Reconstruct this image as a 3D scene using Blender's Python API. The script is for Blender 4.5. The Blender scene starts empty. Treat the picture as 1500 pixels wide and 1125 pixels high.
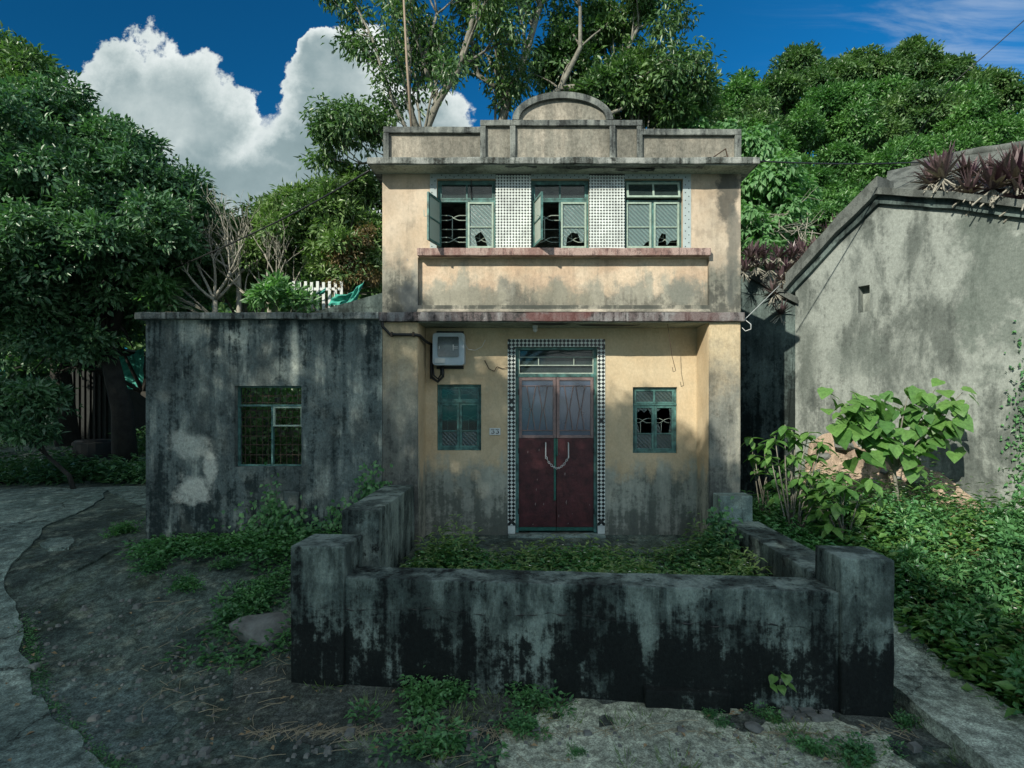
import bpy, bmesh, math, random
import numpy as np
from mathutils import Vector, Matrix, noise as mnoise
random.seed(7); RNG = np.random.default_rng(7)
S = bpy.context.scene
C = S.collection
EYE = 1.87                       # eye height above the porch floor (z = 0)
F = 7.10                         # front plane of the house
SUN = Vector((0.68, 1.0, -0.70)) # direction the sunlight travels

# ------------------------------------------------------------------ camera, sky, sun
cam_d = bpy.data.cameras.new('camera'); cam = bpy.data.objects.new('camera', cam_d); C.objects.link(cam)
cam.location = (0, 0, EYE); cam.rotation_euler = (math.radians(90), 0, 0)
cam_d.sensor_width = 36; cam_d.lens = 19.2; cam_d.shift_x = -25/1500; cam_d.shift_y = 27.5/1500
cam_d.clip_start = 0.05; cam_d.clip_end = 2000
S.camera = cam
S.view_settings.view_transform = 'Standard'; S.view_settings.look = 'None'
S.view_settings.exposure = 0.70; S.view_settings.gamma = 1.0; S.view_settings.use_curve_mapping = False

sun_d = bpy.data.lights.new('sun', 'SUN'); sun_d.energy = 3.5; sun_d.angle = math.radians(0.5); sun_d.color = (1.0, 0.93, 0.80)
sun = bpy.data.objects.new('sun', sun_d); C.objects.link(sun); sun.location = (-8, -12, 12)
sun.rotation_euler = SUN.to_track_quat('-Z', 'Y').to_euler()

class NT:                         # small helper to write node trees as expressions
    def __init__(s, nt): s.nt = nt; s.nt.nodes.clear()
    def n(s, t, **k):
        x = s.nt.nodes.new(t)
        for a, v in k.items(): setattr(x, a, v)
        return x
    def l(s, a, b): s.nt.links.new(a, b)
    def put(s, sock, v):
        if hasattr(v, 'is_output') or isinstance(v, bpy.types.NodeSocket): s.l(v, sock)
        else: sock.default_value = v
    def m(s, op, a, b=None, c=None, clamp=False):
        x = s.n('ShaderNodeMath', operation=op); x.use_clamp = clamp
        s.put(x.inputs[0], a)
        if b is not None: s.put(x.inputs[1], b)
        if c is not None: s.put(x.inputs[2], c)
        return x.outputs[0]
    def v(s, op, a, b=None):
        x = s.n('ShaderNodeVectorMath', operation=op); s.put(x.inputs[0], a)
        if b is not None: s.put(x.inputs[1], b)
        return x.outputs['Value'] if op in ('DISTANCE', 'LENGTH', 'DOT_PRODUCT') else x.outputs[0]
    def sep(s, a):
        x = s.n('ShaderNodeSeparateXYZ'); s.put(x.inputs[0], a); return x.outputs
    def comb(s, a, b, c):
        x = s.n('ShaderNodeCombineXYZ')
        for i, q in enumerate((a, b, c)): s.put(x.inputs[i], q)
        return x.outputs[0]
    def noise(s, vec, scale=1.0, detail=6.0, rough=0.55, dist=0.0, col=False):
        x = s.n('ShaderNodeTexNoise'); s.put(x.inputs['Vector'], vec)
        x.inputs['Scale'].default_value = scale; x.inputs['Detail'].default_value = detail
        x.inputs['Roughness'].default_value = rough; x.inputs['Distortion'].default_value = dist
        return x.outputs['Color'] if col else x.outputs[0]
    def ramp(s, f, stops, interp='LINEAR'):
        x = s.n('ShaderNodeValToRGB'); s.put(x.inputs[0], f); cr = x.color_ramp; cr.interpolation = interp
        while len(cr.elements) < len(stops): cr.elements.new(0.5)
        for e, (p, c) in zip(cr.elements, stops):
            e.position = p; e.color = (c, c, c, 1) if isinstance(c, (int, float)) else (*c, 1)
        return x.outputs[0]
    def mix(s, f, a, b, mode='MIX'):
        x = s.n('ShaderNodeMix', data_type='RGBA', blend_type=mode); s.put(x.inputs[0], f)
        A, B = x.inputs[6], x.inputs[7]
        s.put(A, (*a, 1) if isinstance(a, tuple) and len(a) == 3 else a)
        s.put(B, (*b, 1) if isinstance(b, tuple) and len(b) == 3 else b)
        return x.outputs[2]
    def step(s, f, lo, hi):       # smooth 0..1
        x = s.n('ShaderNodeMapRange', interpolation_type='SMOOTHSTEP'); s.put(x.inputs[0], f)
        x.inputs[1].default_value = lo; x.inputs[2].default_value = hi
        return x.outputs[0]

world = bpy.data.worlds.new('World'); S.world = world; world.use_nodes = True
w = NT(world.node_tree)
sky = w.n('ShaderNodeTexSky', sky_type='NISHITA'); sky.sun_disc = False
sky.sun_elevation = math.radians(30); sky.sun_rotation = math.atan2(-SUN.x, -SUN.y)
sky.air_density = 1.0; sky.dust_density = 0.3; sky.ozone_density = 3.0
tint = w.mix(1.0, sky.outputs[0], (0.045, 0.53, 0.80), 'MULTIPLY')
tc = w.n('ShaderNodeTexCoord'); d = tc.outputs['Generated']
dx, dy, dz = w.sep(d)
tint = w.v('SCALE', tint); w.l(w.m('SUBTRACT', w.m('ADD', 1.14, w.m('MULTIPLY', dx, 0.50)), w.m('MULTIPLY', w.m('MAXIMUM', dz, 0.0), 0.34)), tint.node.inputs['Scale'])
yy = w.m('MAXIMUM', dy, 0.08)
uv = w.comb(w.m('DIVIDE', dx, yy), w.m('DIVIDE', dz, yy), 0.0)
wob = w.noise(uv, 4.2, 9, 0.62, 0.0, col=True)
wob2 = w.v('SCALE', w.v('SUBTRACT', wob, (0.5, 0.5, 0.5)), None); wob2.node.inputs['Scale'].default_value = 0.24
uvw = w.v('ADD', uv, wob2)
field = None
for (px, py, r) in [(95,175,76),(30,200,100),(185,140,72),(255,148,88),(312,182,68),(150,250,115),(285,275,105),(365,270,62),(488,78,52),(520,95,60),(452,150,48),(430,215,50),
                    (487,105,66),(455,165,58),(520,120,70),(500,230,115),(425,300,95),(458,74,36),(585,200,84),(615,240,62)]:
    dd = w.v('DISTANCE', uvw, ((px-775)/800, (590-py)/800, 0))
    q = w.m('SUBTRACT', 1.0, w.m('DIVIDE', dd, r/800*1.12))
    field = q if field is None else w.m('SMOOTH_MAX', field, q, 0.12)
front = w.step(dy, 0.1, 0.25)
cum = w.m('MULTIPLY', w.step(field, 0.0, 0.09), front)
# broken cloud elsewhere round the sky, added out of view to lift the shade
dn = w.noise(w.v('MULTIPLY', d, (1, 1, 2.2)), 2.1, 8, 0.6)
back = w.m('MULTIPLY', w.step(dn, 0.44, 0.53), w.m('SUBTRACT', 1.0, w.step(dy, -0.1, 0.25)))
# thin streaks high on the right
sk = w.noise(w.v('MULTIPLY', w.v('ADD', uv, (0, 0, 3)), (2.0, 7.5, 1)), 1.5, 7, 0.6, 1.2)
rd = w.v('DISTANCE', w.v('MULTIPLY', uv, (0.8, 1.4, 1)), (0.8*0.86, 1.4*0.66, 0))
cir = w.m('MULTIPLY', w.m('MULTIPLY', w.step(sk, 0.42, 0.78), w.m('SUBTRACT', 1.0, w.step(rd, 0.05, 0.42))), 0.28)
shade = w.noise(w.v('ADD', uv, (0.05, 0.06, 4)), 3.0, 8, 0.6)
hi = w.noise(uv, 9.0, 6, 0.6)
depth = w.step(field, 0.02, 0.62)
lum = w.m('ADD', w.m('MULTIPLY', w.m('SUBTRACT', shade, 0.5), 1.5), w.m('SUBTRACT', 0.92, w.m('MULTIPLY', depth, 0.50)))
lum = w.m('ADD', lum, w.m('MULTIPLY', w.m('SUBTRACT', hi, 0.5), 0.45))
ccol = w.ramp(lum, [(0.0, (0.17, 0.25, 0.27)), (0.35, (0.28, 0.37, 0.39)), (0.7, (0.55, 0.63, 0.63)), (1.0, (0.84, 0.89, 0.88))])
bg1 = w.n('ShaderNodeBackground'); w.l(tint, bg1.inputs[0]); bg1.inputs[1].default_value = 0.085
bg2 = w.n('ShaderNodeBackground'); w.l(ccol, bg2.inputs[0]); w.l(w.m('ADD', 0.66, w.m('MULTIPLY', w.m('SUBTRACT', 1.0, w.step(dy, -0.5, 0.25)), 0.30)), bg2.inputs[1])  # cloud behind the view gets extra strength to brighten shaded surfaces
mx = w.n('ShaderNodeMixShader')
w.l(w.m('MAXIMUM', w.m('MAXIMUM', cum, back), cir), mx.inputs[0]); w.l(bg1.outputs[0], mx.inputs[1]); w.l(bg2.outputs[0], mx.inputs[2])
out = w.n('ShaderNodeOutputWorld'); w.l(mx.outputs[0], out.inputs[0])

# ------------------------------------------------------------------ helpers
def at(px, py, Y):                # photograph point -> world point at distance Y
    return Vector(((px-775)/800*Y, Y, EYE-(py-590)/800*Y))
def X(px, Y=F): return (px-775)/800*Y
def Z(py, Y=F): return EYE-(py-590)/800*Y

def sm(a, b, t): t = max(0, min(1, (t-a)/(b-a))); return t*t*(3-2*t)
def hgt(x, y):                    # terrain height
    h = -0.62 + 0.62*sm(4.3, 7.1, y)
    if y > 7.1: h += 0.055*(y-7.1)
    if y > 13:
        hill = sm(-7, 9, x)
        h += hill*0.52*max(0, min(y, 46)-13) + (1-hill)*0.05*max(0, min(y, 60)-13)
    if x < -6.5 and y < 7: h += 0.05*(-6.5-x)*sm(1, 5, y)
    h += 0.03*mnoise.noise(Vector((x*0.9, y*0.9, 0))) + 0.012*mnoise.noise(Vector((x*3, y*3, 5)))
    return h
def ground(px, py, lift=0.0):     # where the sight line of a photograph point meets the ground
    prev = 1.0; y = 1.0
    while y < 60:
        p = at(px, py, y)
        if p.z < hgt(p.x, p.y)+lift: break
        prev = y; y += 0.05
    return at(px, py, (prev+y)/2)

def wloc(o):
    v = Vector((0, 0, 0))
    while o is not None: v += o.location; o = o.parent
    return v
def tag(o, label=None, cat=None, group=None, kind=None):
    if label: o['label'] = label
    if cat: o['category'] = cat
    if group: o['group'] = group
    if kind: o['kind'] = kind
    return o
def thing(name, label, cat, loc=(0, 0, 0), group=None, rz=0):
    o = bpy.data.objects.new(name, None); o.empty_display_size = 0.2; C.objects.link(o)
    o.location = loc; o.rotation_euler = (0, 0, rz)
    return tag(o, label, cat, group)
def link(name, me, mat, parent=None, local=False, smooth=False):
    o = bpy.data.objects.new(name, me); C.objects.link(o)
    if mat and not me.materials:
        for q in (mat if isinstance(mat, (list, tuple)) else [mat]): me.materials.append(q)
    if parent is not None:
        o.parent = parent
        if not local: o.location = -wloc(parent)
    if smooth:
        for p in me.polygons: p.use_smooth = True
    return o

class MB:                          # collects shapes and links them as one mesh object
    def __init__(s): s.v = []; s.f = []; s.mi = []
    def add(s, vs, fs, mi=0):
        b = len(s.v); s.v += [tuple(q) for q in vs]; s.f += [tuple(b+i for i in f) for f in fs]; s.mi += [mi]*len(fs); return s
    def box(s, x0, x1, y0, y1, z0, z1, mi=0, M=None):
        vs = [Vector(q) for q in ((x0,y0,z0),(x1,y0,z0),(x1,y1,z0),(x0,y1,z0),(x0,y0,z1),(x1,y0,z1),(x1,y1,z1),(x0,y1,z1))]
        if M: vs = [M @ q for q in vs]
        return s.add(vs, [(0,3,2,1),(4,5,6,7),(0,1,5,4),(1,2,6,5),(2,3,7,6),(3,0,4,7)], mi)
    def prism(s, poly, y0, y1, mi=0, M=None):      # poly in (x, z), counter-clockwise seen from the front
        n = len(poly); vs = [Vector((x, y0, z)) for x, z in poly]+[Vector((x, y1, z)) for x, z in poly]
        if M: vs = [M @ q for q in vs]
        fs = [tuple(range(n)), tuple(reversed(range(n, 2*n)))]+[(i+n, (i+1) % n+n, (i+1) % n, i) for i in range(n)]
        return s.add(vs, fs, mi)
    def tube(s, pts, r, n=6, mi=0, cap=True):
        pts = [Vector(p) for p in pts]; rs = r if isinstance(r, (list, tuple)) else [r]*len(pts)
        vs = []; up = Vector((0.13, 0.27, 1)).normalized()
        for i, p in enumerate(pts):
            t = (pts[min(i+1, len(pts)-1)]-pts[max(i-1, 0)])
            t = t.normalized() if t.length > 1e-9 else Vector((0, 0, 1))
            a = t.cross(up)
            if a.length < 1e-3: a = t.cross(Vector((1, 0, 0)))
            a.normalize(); b = t.cross(a)
            for k in range(n):
                an = 2*math.pi*k/n; vs.append(p+rs[i]*(math.cos(an)*a+math.sin(an)*b))
        fs = [(i*n+k, i*n+(k+1) % n, (i+1)*n+(k+1) % n, (i+1)*n+k) for i in range(len(pts)-1) for k in range(n)]
        if cap: fs += [tuple(reversed(range(n))), tuple(range((len(pts)-1)*n, len(pts)*n))]
        return s.add(vs, fs, mi)
    def mesh(s, name):
        me = bpy.data.meshes.new(name); me.from_pydata(s.v, [], s.f); me.polygons.foreach_set('material_index', s.mi); me.update(); return me
    def build(s, name, mat, parent=None, smooth=False, bevel=0, rough=0, seg=0.15, local=False):
        me = s.mesh(name)
        if bevel or rough:
            bm = bmesh.new(); bm.from_mesh(me)
            if bevel: bmesh.ops.bevel(bm, geom=list(bm.edges), offset=bevel, segments=2, affect='EDGES', profile=0.6)
            if rough:
                for _ in range(5):
                    es = [e for e in bm.edges if e.calc_length() > seg*1.6]
                    if not es: break
                    bmesh.ops.subdivide_edges(bm, edges=es, cuts=1, use_grid_fill=True)
                bmesh.ops.triangulate(bm, faces=[f for f in bm.faces if len(f.verts) > 4])
                for v_ in bm.verts:
                    c = v_.co; v_.co = c+Vector((mnoise.noise(c*3+Vector((9,0,0))), mnoise.noise(c*3+Vector((0,7,0))), mnoise.noise(c*3+Vector((0,0,5)))))*rough \
                        + Vector((mnoise.noise(c*13+Vector((9,0,0))), mnoise.noise(c*13+Vector((0,7,0))), mnoise.noise(c*13)))*rough*0.5
            bm.to_mesh(me); bm.free()
        return link(name, me, mat, parent, local, smooth)

def wall_mesh(x0, x1, z0, z1, y0, y1, holes):   # one closed wall with openings (hx0,hx1,hz0,hz1)
    xs = sorted(set([x0, x1]+[h[0] for h in holes]+[h[1] for h in holes]))
    zs = sorted(set([z0, z1]+[h[2] for h in holes]+[h[3] for h in holes]))
    ins = lambda a, b: any(h[0]-1e-6 < a < h[1]+1e-6 and h[2]-1e-6 < b < h[3]+1e-6 for h in holes)
    cell = [[not ins((xs[i]+xs[i+1])/2, (zs[j]+zs[j+1])/2) for j in range(len(zs)-1)] for i in range(len(xs)-1)]
    vs = {}; V = []
    def q(x, y, z):
        k = (round(x, 5), round(y, 5), round(z, 5))
        if k not in vs: vs[k] = len(V); V.append(k)
        return vs[k]
    fs = []
    nx, nz = len(xs)-1, len(zs)-1
    ok = lambda i, j: 0 <= i < nx and 0 <= j < nz and cell[i][j]
    for i in range(nx):
        for j in range(nz):
            if not cell[i][j]: continue
            a, b, c, d_ = xs[i], xs[i+1], zs[j], zs[j+1]
            fs.append((q(a,y0,c), q(b,y0,c), q(b,y0,d_), q(a,y0,d_))); fs.append((q(b,y1,c), q(a,y1,c), q(a,y1,d_), q(b,y1,d_)))
            if not ok(i-1, j): fs.append((q(a,y1,c), q(a,y0,c), q(a,y0,d_), q(a,y1,d_)))
            if not ok(i+1, j): fs.append((q(b,y0,c), q(b,y1,c), q(b,y1,d_), q(b,y0,d_)))
            if not ok(i, j-1): fs.append((q(a,y0,c), q(a,y1,c), q(b,y1,c), q(b,y0,c)))
            if not ok(i, j+1): fs.append((q(a,y0,d_), q(b,y0,d_), q(b,y1,d_), q(a,y1,d_)))
    m = MB(); m.add(V, fs); return m

# ------------------------------------------------------------------ materials
def new_mat(name):
    m = bpy.data.materials.new(name); m.use_nodes = True; t = NT(m.node_tree)
    b = t.n('ShaderNodeBsdfPrincipled'); o = t.n('ShaderNodeOutputMaterial'); t.l(b.outputs[0], o.inputs[0])
    return m, t, b, o
def simple(name, col, rough=0.6, metal=0.0, vary=0.25, scale=9.0, bump=0.0, spec=0.4):
    m, t, b, o = new_mat(name); P = t.n('ShaderNodeNewGeometry').outputs['Position']
    n = t.noise(P, scale, 6, 0.65)
    k = t.ramp(n, [(0.3, 1-vary), (0.7, 1+vary*0.6)])
    t.l(t.mix(1.0, (*col, 1), k, 'MULTIPLY'), b.inputs['Base Color'])
    b.inputs['Roughness'].default_value = rough; b.inputs['Metallic'].default_value = metal
    b.inputs['Specular IOR Level'].default_value = spec
    if bump:
        bn = t.n('ShaderNodeBump'); bn.inputs['Strength'].default_value = bump; bn.inputs['Distance'].default_value = 0.02
        t.l(t.noise(P, scale*3, 5, 0.6), bn.inputs['Height']); t.l(bn.outputs[0], b.inputs['Normal'])
    return m

def concrete(name, light, mid, dark, zbot=None, ztop=None, black=0.5, streak=1.0, paint=None, pz=None, pamt=0.5,
             blobs=(), scale=1.0, bump=0.35, pale=0.3, topdark=None, rough=0.85, col2=None, soft=0.6, grain=1.0, pclean=0.7, zw=0.13):
    """weathered render: light/mid ground, vertical streaks, black mould; optional paint that has survived above pz"""
    m, t, b, o = new_mat(name); G = t.n('ShaderNodeNewGeometry'); P = G.outputs['Position']
    x, y, z = t.sep(P)
    ps = t.v('SCALE', P); ps.node.inputs['Scale'].default_value = scale
    big = t.noise(ps, 0.9, 10, 0.62, 0.4)
    st = t.noise(t.v('MULTIPLY', ps, (4.2, 4.2, 0.42)), 1.0, 9, 0.62, 0.2)
    st2 = t.noise(t.v('MULTIPLY', t.v('ADD', ps, (7, 3, 1)), (14, 14, 0.9)), 1.0, 6, 0.6)
    med = t.noise(t.v('ADD', ps, (3, 8, 2)), 4.5, 10, 0.68)
    fine = t.m('ADD', t.m('MULTIPLY', t.noise(ps, 24, 6, 0.75), 0.6), t.m('MULTIPLY', t.noise(t.v('MULTIPLY', ps, (1, 1, 0.45)), 75, 4, 0.7), 0.4)); grit = t.noise(ps, 150, 3, 0.6)
    c = t.mix(t.ramp(t.m('ADD', t.m('MULTIPLY', big, 0.55), t.m('MULTIPLY', st, 0.45*streak)), [(0.45, 0.0), (0.55, 1.0)]), light, mid)
    c = t.mix(t.m('MULTIPLY', t.step(med, 0.55, 0.70), pale), c, tuple(min(1, q*1.5) for q in light))
    pm = 0.0
    if paint:
        edge = t.m('ADD', z, t.m('MULTIPLY', t.m('SUBTRACT', med, 0.5), 1.1))
        edge = t.m('ADD', edge, t.m('MULTIPLY', t.m('SUBTRACT', st, 0.5), 1.3))
        pm = t.step(edge, pz[0], pz[1])
        wear = t.m('MULTIPLY', t.step(t.m('ADD', t.m('MULTIPLY', big, 0.5), t.m('MULTIPLY', st, 0.5)), 0.50, 0.64), pamt)
        pcol = t.mix(t.ramp(t.noise(P, 2.3, 6, 0.6), [(0.35, 0), (0.7, 1)]), paint, tuple(q*k for q, k in zip(paint, (0.86, 0.80, 0.74))))
        if col2: pcol = t.mix(t.m('MULTIPLY', t.step(t.noise(t.v('ADD', P, (1, 1, 5)), 1.6, 6, 0.6), 0.48, 0.62), 0.6), pcol, col2)
        c = t.mix(t.m('MULTIPLY', pm, t.m('SUBTRACT', 1.0, wear)), c, pcol)
        chip = t.m('MULTIPLY', t.step(t.noise(t.v('MULTIPLY', P, (1, 1, 0.7)), 16, 7, 0.7), 0.66, 0.69), t.m('SUBTRACT', 1.0, t.step(z, pz[0]-0.3, pz[1]+0.25)))
        c = t.mix(chip, c, (0.13, 0.19, 0.24))
    # broad soft soiling, then crisp black mould with peppery edges
    soil = t.noise(t.v('MULTIPLY', t.v('ADD', ps, (11, 4, 6)), (1.7, 1.7, 0.75)), 1.0, 9, 0.66, 0.3)
    c = t.mix(t.m('MULTIPLY', t.m('MULTIPLY', t.step(soil, 0.44, 0.60), soft), t.m('SUBTRACT', 1.0, t.m('MULTIPLY', pm, pclean*0.7))), c, tuple(q*0.55 for q in mid))
    pep = t.noise(t.v('ADD', ps, (2, 2, 9)), 16, 6, 0.7)
    mo = t.m('ADD', t.m('MULTIPLY', st, 0.5), t.m('MULTIPLY', med, 0.5))
    mo = t.m('ADD', mo, t.m('MULTIPLY', t.m('SUBTRACT', st2, 0.5), 0.30)); mo = t.m('ADD', mo, t.m('MULTIPLY', t.m('SUBTRACT', pep, 0.5), 0.34))
    th = t.m('MULTIPLY', t.m('SUBTRACT', big, 0.5), 0.35)
    if zbot is not None:
        g = t.m('SUBTRACT', 1.0, t.step(z, zbot, ztop)); th = t.m('ADD', th, t.m('MULTIPLY', g, zw))
    if topdark is not None:
        g = t.m('MULTIPLY', t.m('POWER', t.step(z, topdark[0], topdark[1]), 0.8), t.step(t.noise(t.v('MULTIPLY', P, (5.5, 5.5, 0.15)), 1.0, 4, 0.6), 0.42, 0.60)); th = t.m('ADD', th, t.m('MULTIPLY', g, 0.15))
    mk = t.m('MULTIPLY', t.step(t.m('ADD', mo, th), 0.50, 0.64), black, clamp=True)
    if paint: mk = t.m('MULTIPLY', mk, t.m('SUBTRACT', 1.0, t.m('MULTIPLY', pm, pclean)))
    c = t.mix(mk, c, dark)
    for (bx, bz, rx, rz, col, amt) in blobs:
        wv = t.v('SCALE', t.v('SUBTRACT', t.noise(P, 2.6, 8, 0.66, 0, col=True), (0.5, 0.5, 0.5))); wv.node.inputs['Scale'].default_value = 3.2
        wx, wy, wz = t.sep(wv)
        ux = t.m('DIVIDE', t.m('SUBTRACT', x, bx), rx); uz = t.m('DIVIDE', t.m('SUBTRACT', z, bz), rz)
        r_ = t.m('SQRT', t.m('ADD', t.m('POWER', t.m('ABSOLUTE', t.m('ADD', ux, wx)), 2.0), t.m('POWER', t.m('ABSOLUTE', t.m('ADD', uz, wz)), 2.0)))
        c = t.mix(t.m('MULTIPLY', t.m('SUBTRACT', 1.0, t.step(r_, 0.55, 1.15)), amt), c, col)
    c = t.mix(1.0, c, t.ramp(fine, [(0.36, 1-0.38*grain), (0.64, 1+0.35*grain)]), 'MULTIPLY')
    t.l(c, b.inputs['Base Color']); b.inputs['Roughness'].default_value = rough; b.inputs['Specular IOR Level'].default_value = 0.12
    bn = t.n('ShaderNodeBump'); bn.inputs['Strength'].default_value = bump; bn.inputs['Distance'].default_value = 0.015
    t.l(t.m('ADD', t.m('ADD', t.m('MULTIPLY', fine, 0.5), t.m('MULTIPLY', grit, 0.25)), t.m('MULTIPLY', med, 1.1)), bn.inputs['Height'])
    t.l(bn.outputs[0], b.inputs['Normal'])
    return m

GREY_L, GREY_M, DK = (0.27, 0.29, 0.27), (0.12, 0.14, 0.135), (0.022, 0.026, 0.026)
YEL = (0.57, 0.485, 0.375)
M = {}
M['back_wall'] = concrete('cream_paint_over_render', (0.40,0.41,0.34), (0.25,0.27,0.23), (0.055,0.068,0.058), -0.1, 0.75, 0.70, paint=(0.55,0.455,0.305), pz=(0.75, 1.15), pamt=0.12, bump=0.18, soft=0.30, grain=0.35, pclean=0.93)
M['upper_wall'] = concrete('cream_paint_upper', (0.30,0.29,0.24), (0.17,0.18,0.15), (0.04,0.045,0.042), 3.0, 4.0, 0.75, paint=YEL, pz=(3.45, 3.95), pamt=0.25, bump=0.12, soft=0.4, grain=0.3,
                           blobs=((2.58, 4.6, 0.16, 0.42, (0.055,0.06,0.055), 0.85), (2.66, 3.9, 0.12, 0.7, (0.10,0.11,0.10), 0.7), (-1.55, 3.25, 0.2, 0.3, (0.09,0.105,0.11), 0.75)))
M['panel'] = concrete('cream_paint_balcony', (0.33,0.32,0.26), (0.20,0.20,0.17), (0.07,0.07,0.06), 3.1, 3.45, 0.6, paint=(0.61,0.51,0.385), pz=(3.28, 3.58), pamt=0.20, bump=0.2, soft=0.3, grain=0.45, col2=(0.50,0.36,0.25),
                      blobs=((2.0, 3.32, 0.26, 0.22, (0.17,0.18,0.155), 0.8), (0.35, 3.3, 0.5, 0.16, (0.22,0.215,0.17), 0.7), (-0.8, 3.25, 0.5, 0.15, (0.23,0.225,0.18), 0.65)))
M['pilaster'] = concrete('grey_cream_pilaster', (0.33,0.32,0.26), (0.17,0.18,0.16), DK, 0.0, 1.6, 0.6, streak=1.2, paint=(0.52,0.43,0.28), pz=(1.6, 2.9), pamt=0.8, bump=0.25, grain=0.6)
M['parapet'] = concrete('parapet_render', (0.36,0.33,0.27), (0.22,0.215,0.18), (0.05,0.055,0.05), None, None, 0.35, streak=1.1, bump=0.3)
M['trim'] = concrete('parapet_trim', (0.22,0.24,0.22), (0.11,0.125,0.12), (0.03,0.034,0.034), None, None, 0.9, bump=0.5, scale=2.5)
M['cornice'] = concrete('cornice_concrete', (0.30,0.32,0.30), (0.13,0.15,0.14), (0.03,0.033,0.03), None, None, 0.95, bump=0.6, scale=3.2)
M['soffit'] = concrete('soffit_paint', (0.36,0.40,0.34), (0.27,0.31,0.27), (0.05,0.06,0.05), None, None, 0.5, streak=0.3, bump=0.3, scale=1.3)
M['slab'] = concrete('slab_edge_red_grey', (0.22,0.22,0.22), (0.13,0.11,0.11), DK, None, None, 0.9, bump=0.5, scale=2.6, blobs=((0.35,2.98,0.5,0.2,(0.14,0.055,0.05),0.6),(2.2,2.98,0.35,0.2,(0.11,0.055,0.05),0.5)))
M['sill'] = concrete('red_sill_paint', (0.36,0.27,0.24), (0.23,0.10,0.09), (0.07,0.05,0.05), None, None, 0.7, streak=0.3, bump=0.4, scale=3.5)
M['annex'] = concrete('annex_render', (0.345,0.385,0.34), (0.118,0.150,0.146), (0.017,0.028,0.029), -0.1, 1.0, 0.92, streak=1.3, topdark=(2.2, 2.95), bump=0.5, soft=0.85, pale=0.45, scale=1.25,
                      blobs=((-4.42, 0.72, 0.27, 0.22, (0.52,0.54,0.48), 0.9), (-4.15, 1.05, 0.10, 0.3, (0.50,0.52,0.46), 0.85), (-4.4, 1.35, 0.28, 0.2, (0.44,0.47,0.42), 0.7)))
M['yard_wall'] = concrete('yard_wall_render', (0.198,0.257,0.232), (0.068,0.097,0.091), (0.009,0.012,0.012), -0.30, 0.20, 0.97, soft=0.9, zw=0.165, streak=1.0, bump=0.6, scale=1.4)  # black mould thickens downward as painted base shadow; red cut for teal shade
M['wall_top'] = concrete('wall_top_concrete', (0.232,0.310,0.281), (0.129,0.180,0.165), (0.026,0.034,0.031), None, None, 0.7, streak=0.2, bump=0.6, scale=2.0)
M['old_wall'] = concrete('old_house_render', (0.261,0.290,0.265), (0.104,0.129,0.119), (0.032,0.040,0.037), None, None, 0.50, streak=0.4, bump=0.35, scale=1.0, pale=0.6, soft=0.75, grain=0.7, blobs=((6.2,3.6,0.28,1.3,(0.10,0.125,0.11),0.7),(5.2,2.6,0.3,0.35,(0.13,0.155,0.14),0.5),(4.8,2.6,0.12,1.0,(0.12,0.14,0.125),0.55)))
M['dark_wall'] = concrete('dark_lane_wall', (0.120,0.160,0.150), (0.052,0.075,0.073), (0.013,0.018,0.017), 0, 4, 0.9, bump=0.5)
M['roof_old'] = concrete('old_roof_concrete', (0.125,0.14,0.13), (0.065,0.078,0.072), (0.035,0.04,0.038), None, None, 0.6, streak=0.3, bump=0.7, scale=2.2)
M['clay'] = concrete('bare_clay', (0.44,0.345,0.26), (0.27,0.215,0.17), (0.10,0.08,0.06), None, None, 0.5, streak=0.2, bump=1.0, scale=3.0)
M['stone'] = simple('stone_grey', (0.16,0.175,0.165), 0.85, vary=0.5, scale=7, bump=0.6)
M['teal'] = simple('teal_window_paint', (0.065,0.165,0.15), 0.5, vary=0.8, scale=11, bump=0.25)
M['pale_teal'] = simple('pale_green_paint', (0.30,0.40,0.33), 0.5, vary=0.3, scale=14, bump=0.25)
M['iron'] = simple('window_grille_paint', (0.33,0.40,0.34), 0.5, vary=0.3, scale=30)
M['black'] = simple('black_cable', (0.015,0.017,0.017), 0.5, vary=0.2)
M['rust'] = simple('rusty_wire', (0.07,0.05,0.035), 0.8, vary=0.4)
M['white'] = simple('white_plastic', (0.55,0.58,0.57), 0.5, vary=0.12)
M['meter'] = simple('meter_grey', (0.42,0.50,0.55), 0.35, vary=0.08)
M['meter_glass'] = simple('meter_glass', (0.05,0.065,0.06), 0.08, vary=0.5, scale=30, spec=0.8)
M['maroon'] = simple('maroon_door_paint', (0.062,0.015,0.018), 0.5, vary=0.6, scale=8, bump=0.2)
M['mauve'] = simple('faded_pink_frame', (0.20,0.145,0.14), 0.6, vary=0.3, scale=20, bump=0.2)
M['green_paint'] = simple('green_door_edge', (0.02,0.11,0.085), 0.55, vary=0.4, scale=20)
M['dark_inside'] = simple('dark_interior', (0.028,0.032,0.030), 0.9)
M['tile_white'] = simple('white_glazed_tile', (0.60,0.66,0.63), 0.25, vary=0.30, scale=5)
M['tile_black'] = simple('black_glazed_tile', (0.02,0.025,0.025), 0.25, vary=0.2, scale=20)
M['tile_blue'] = simple('pale_blue_tile', (0.36,0.43,0.43), 0.3, vary=0.15, scale=10)
M['grout'] = simple('dark_grout', (0.045,0.05,0.05), 0.8, vary=0.2)
M['floor_tile'] = concrete('pale_porch_floor', (0.66,0.68,0.60), (0.46,0.48,0.42), (0.08,0.08,0.07), None, None, 0.5, streak=0.2, bump=0.3)
M['tarp'] = simple('turquoise_netting', (0.05,0.34,0.27), 0.7, vary=0.35, scale=5, bump=0.3)
M['bamboo'] = simple('bamboo_pole', (0.28,0.22,0.16), 0.6, vary=0.2)
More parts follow.
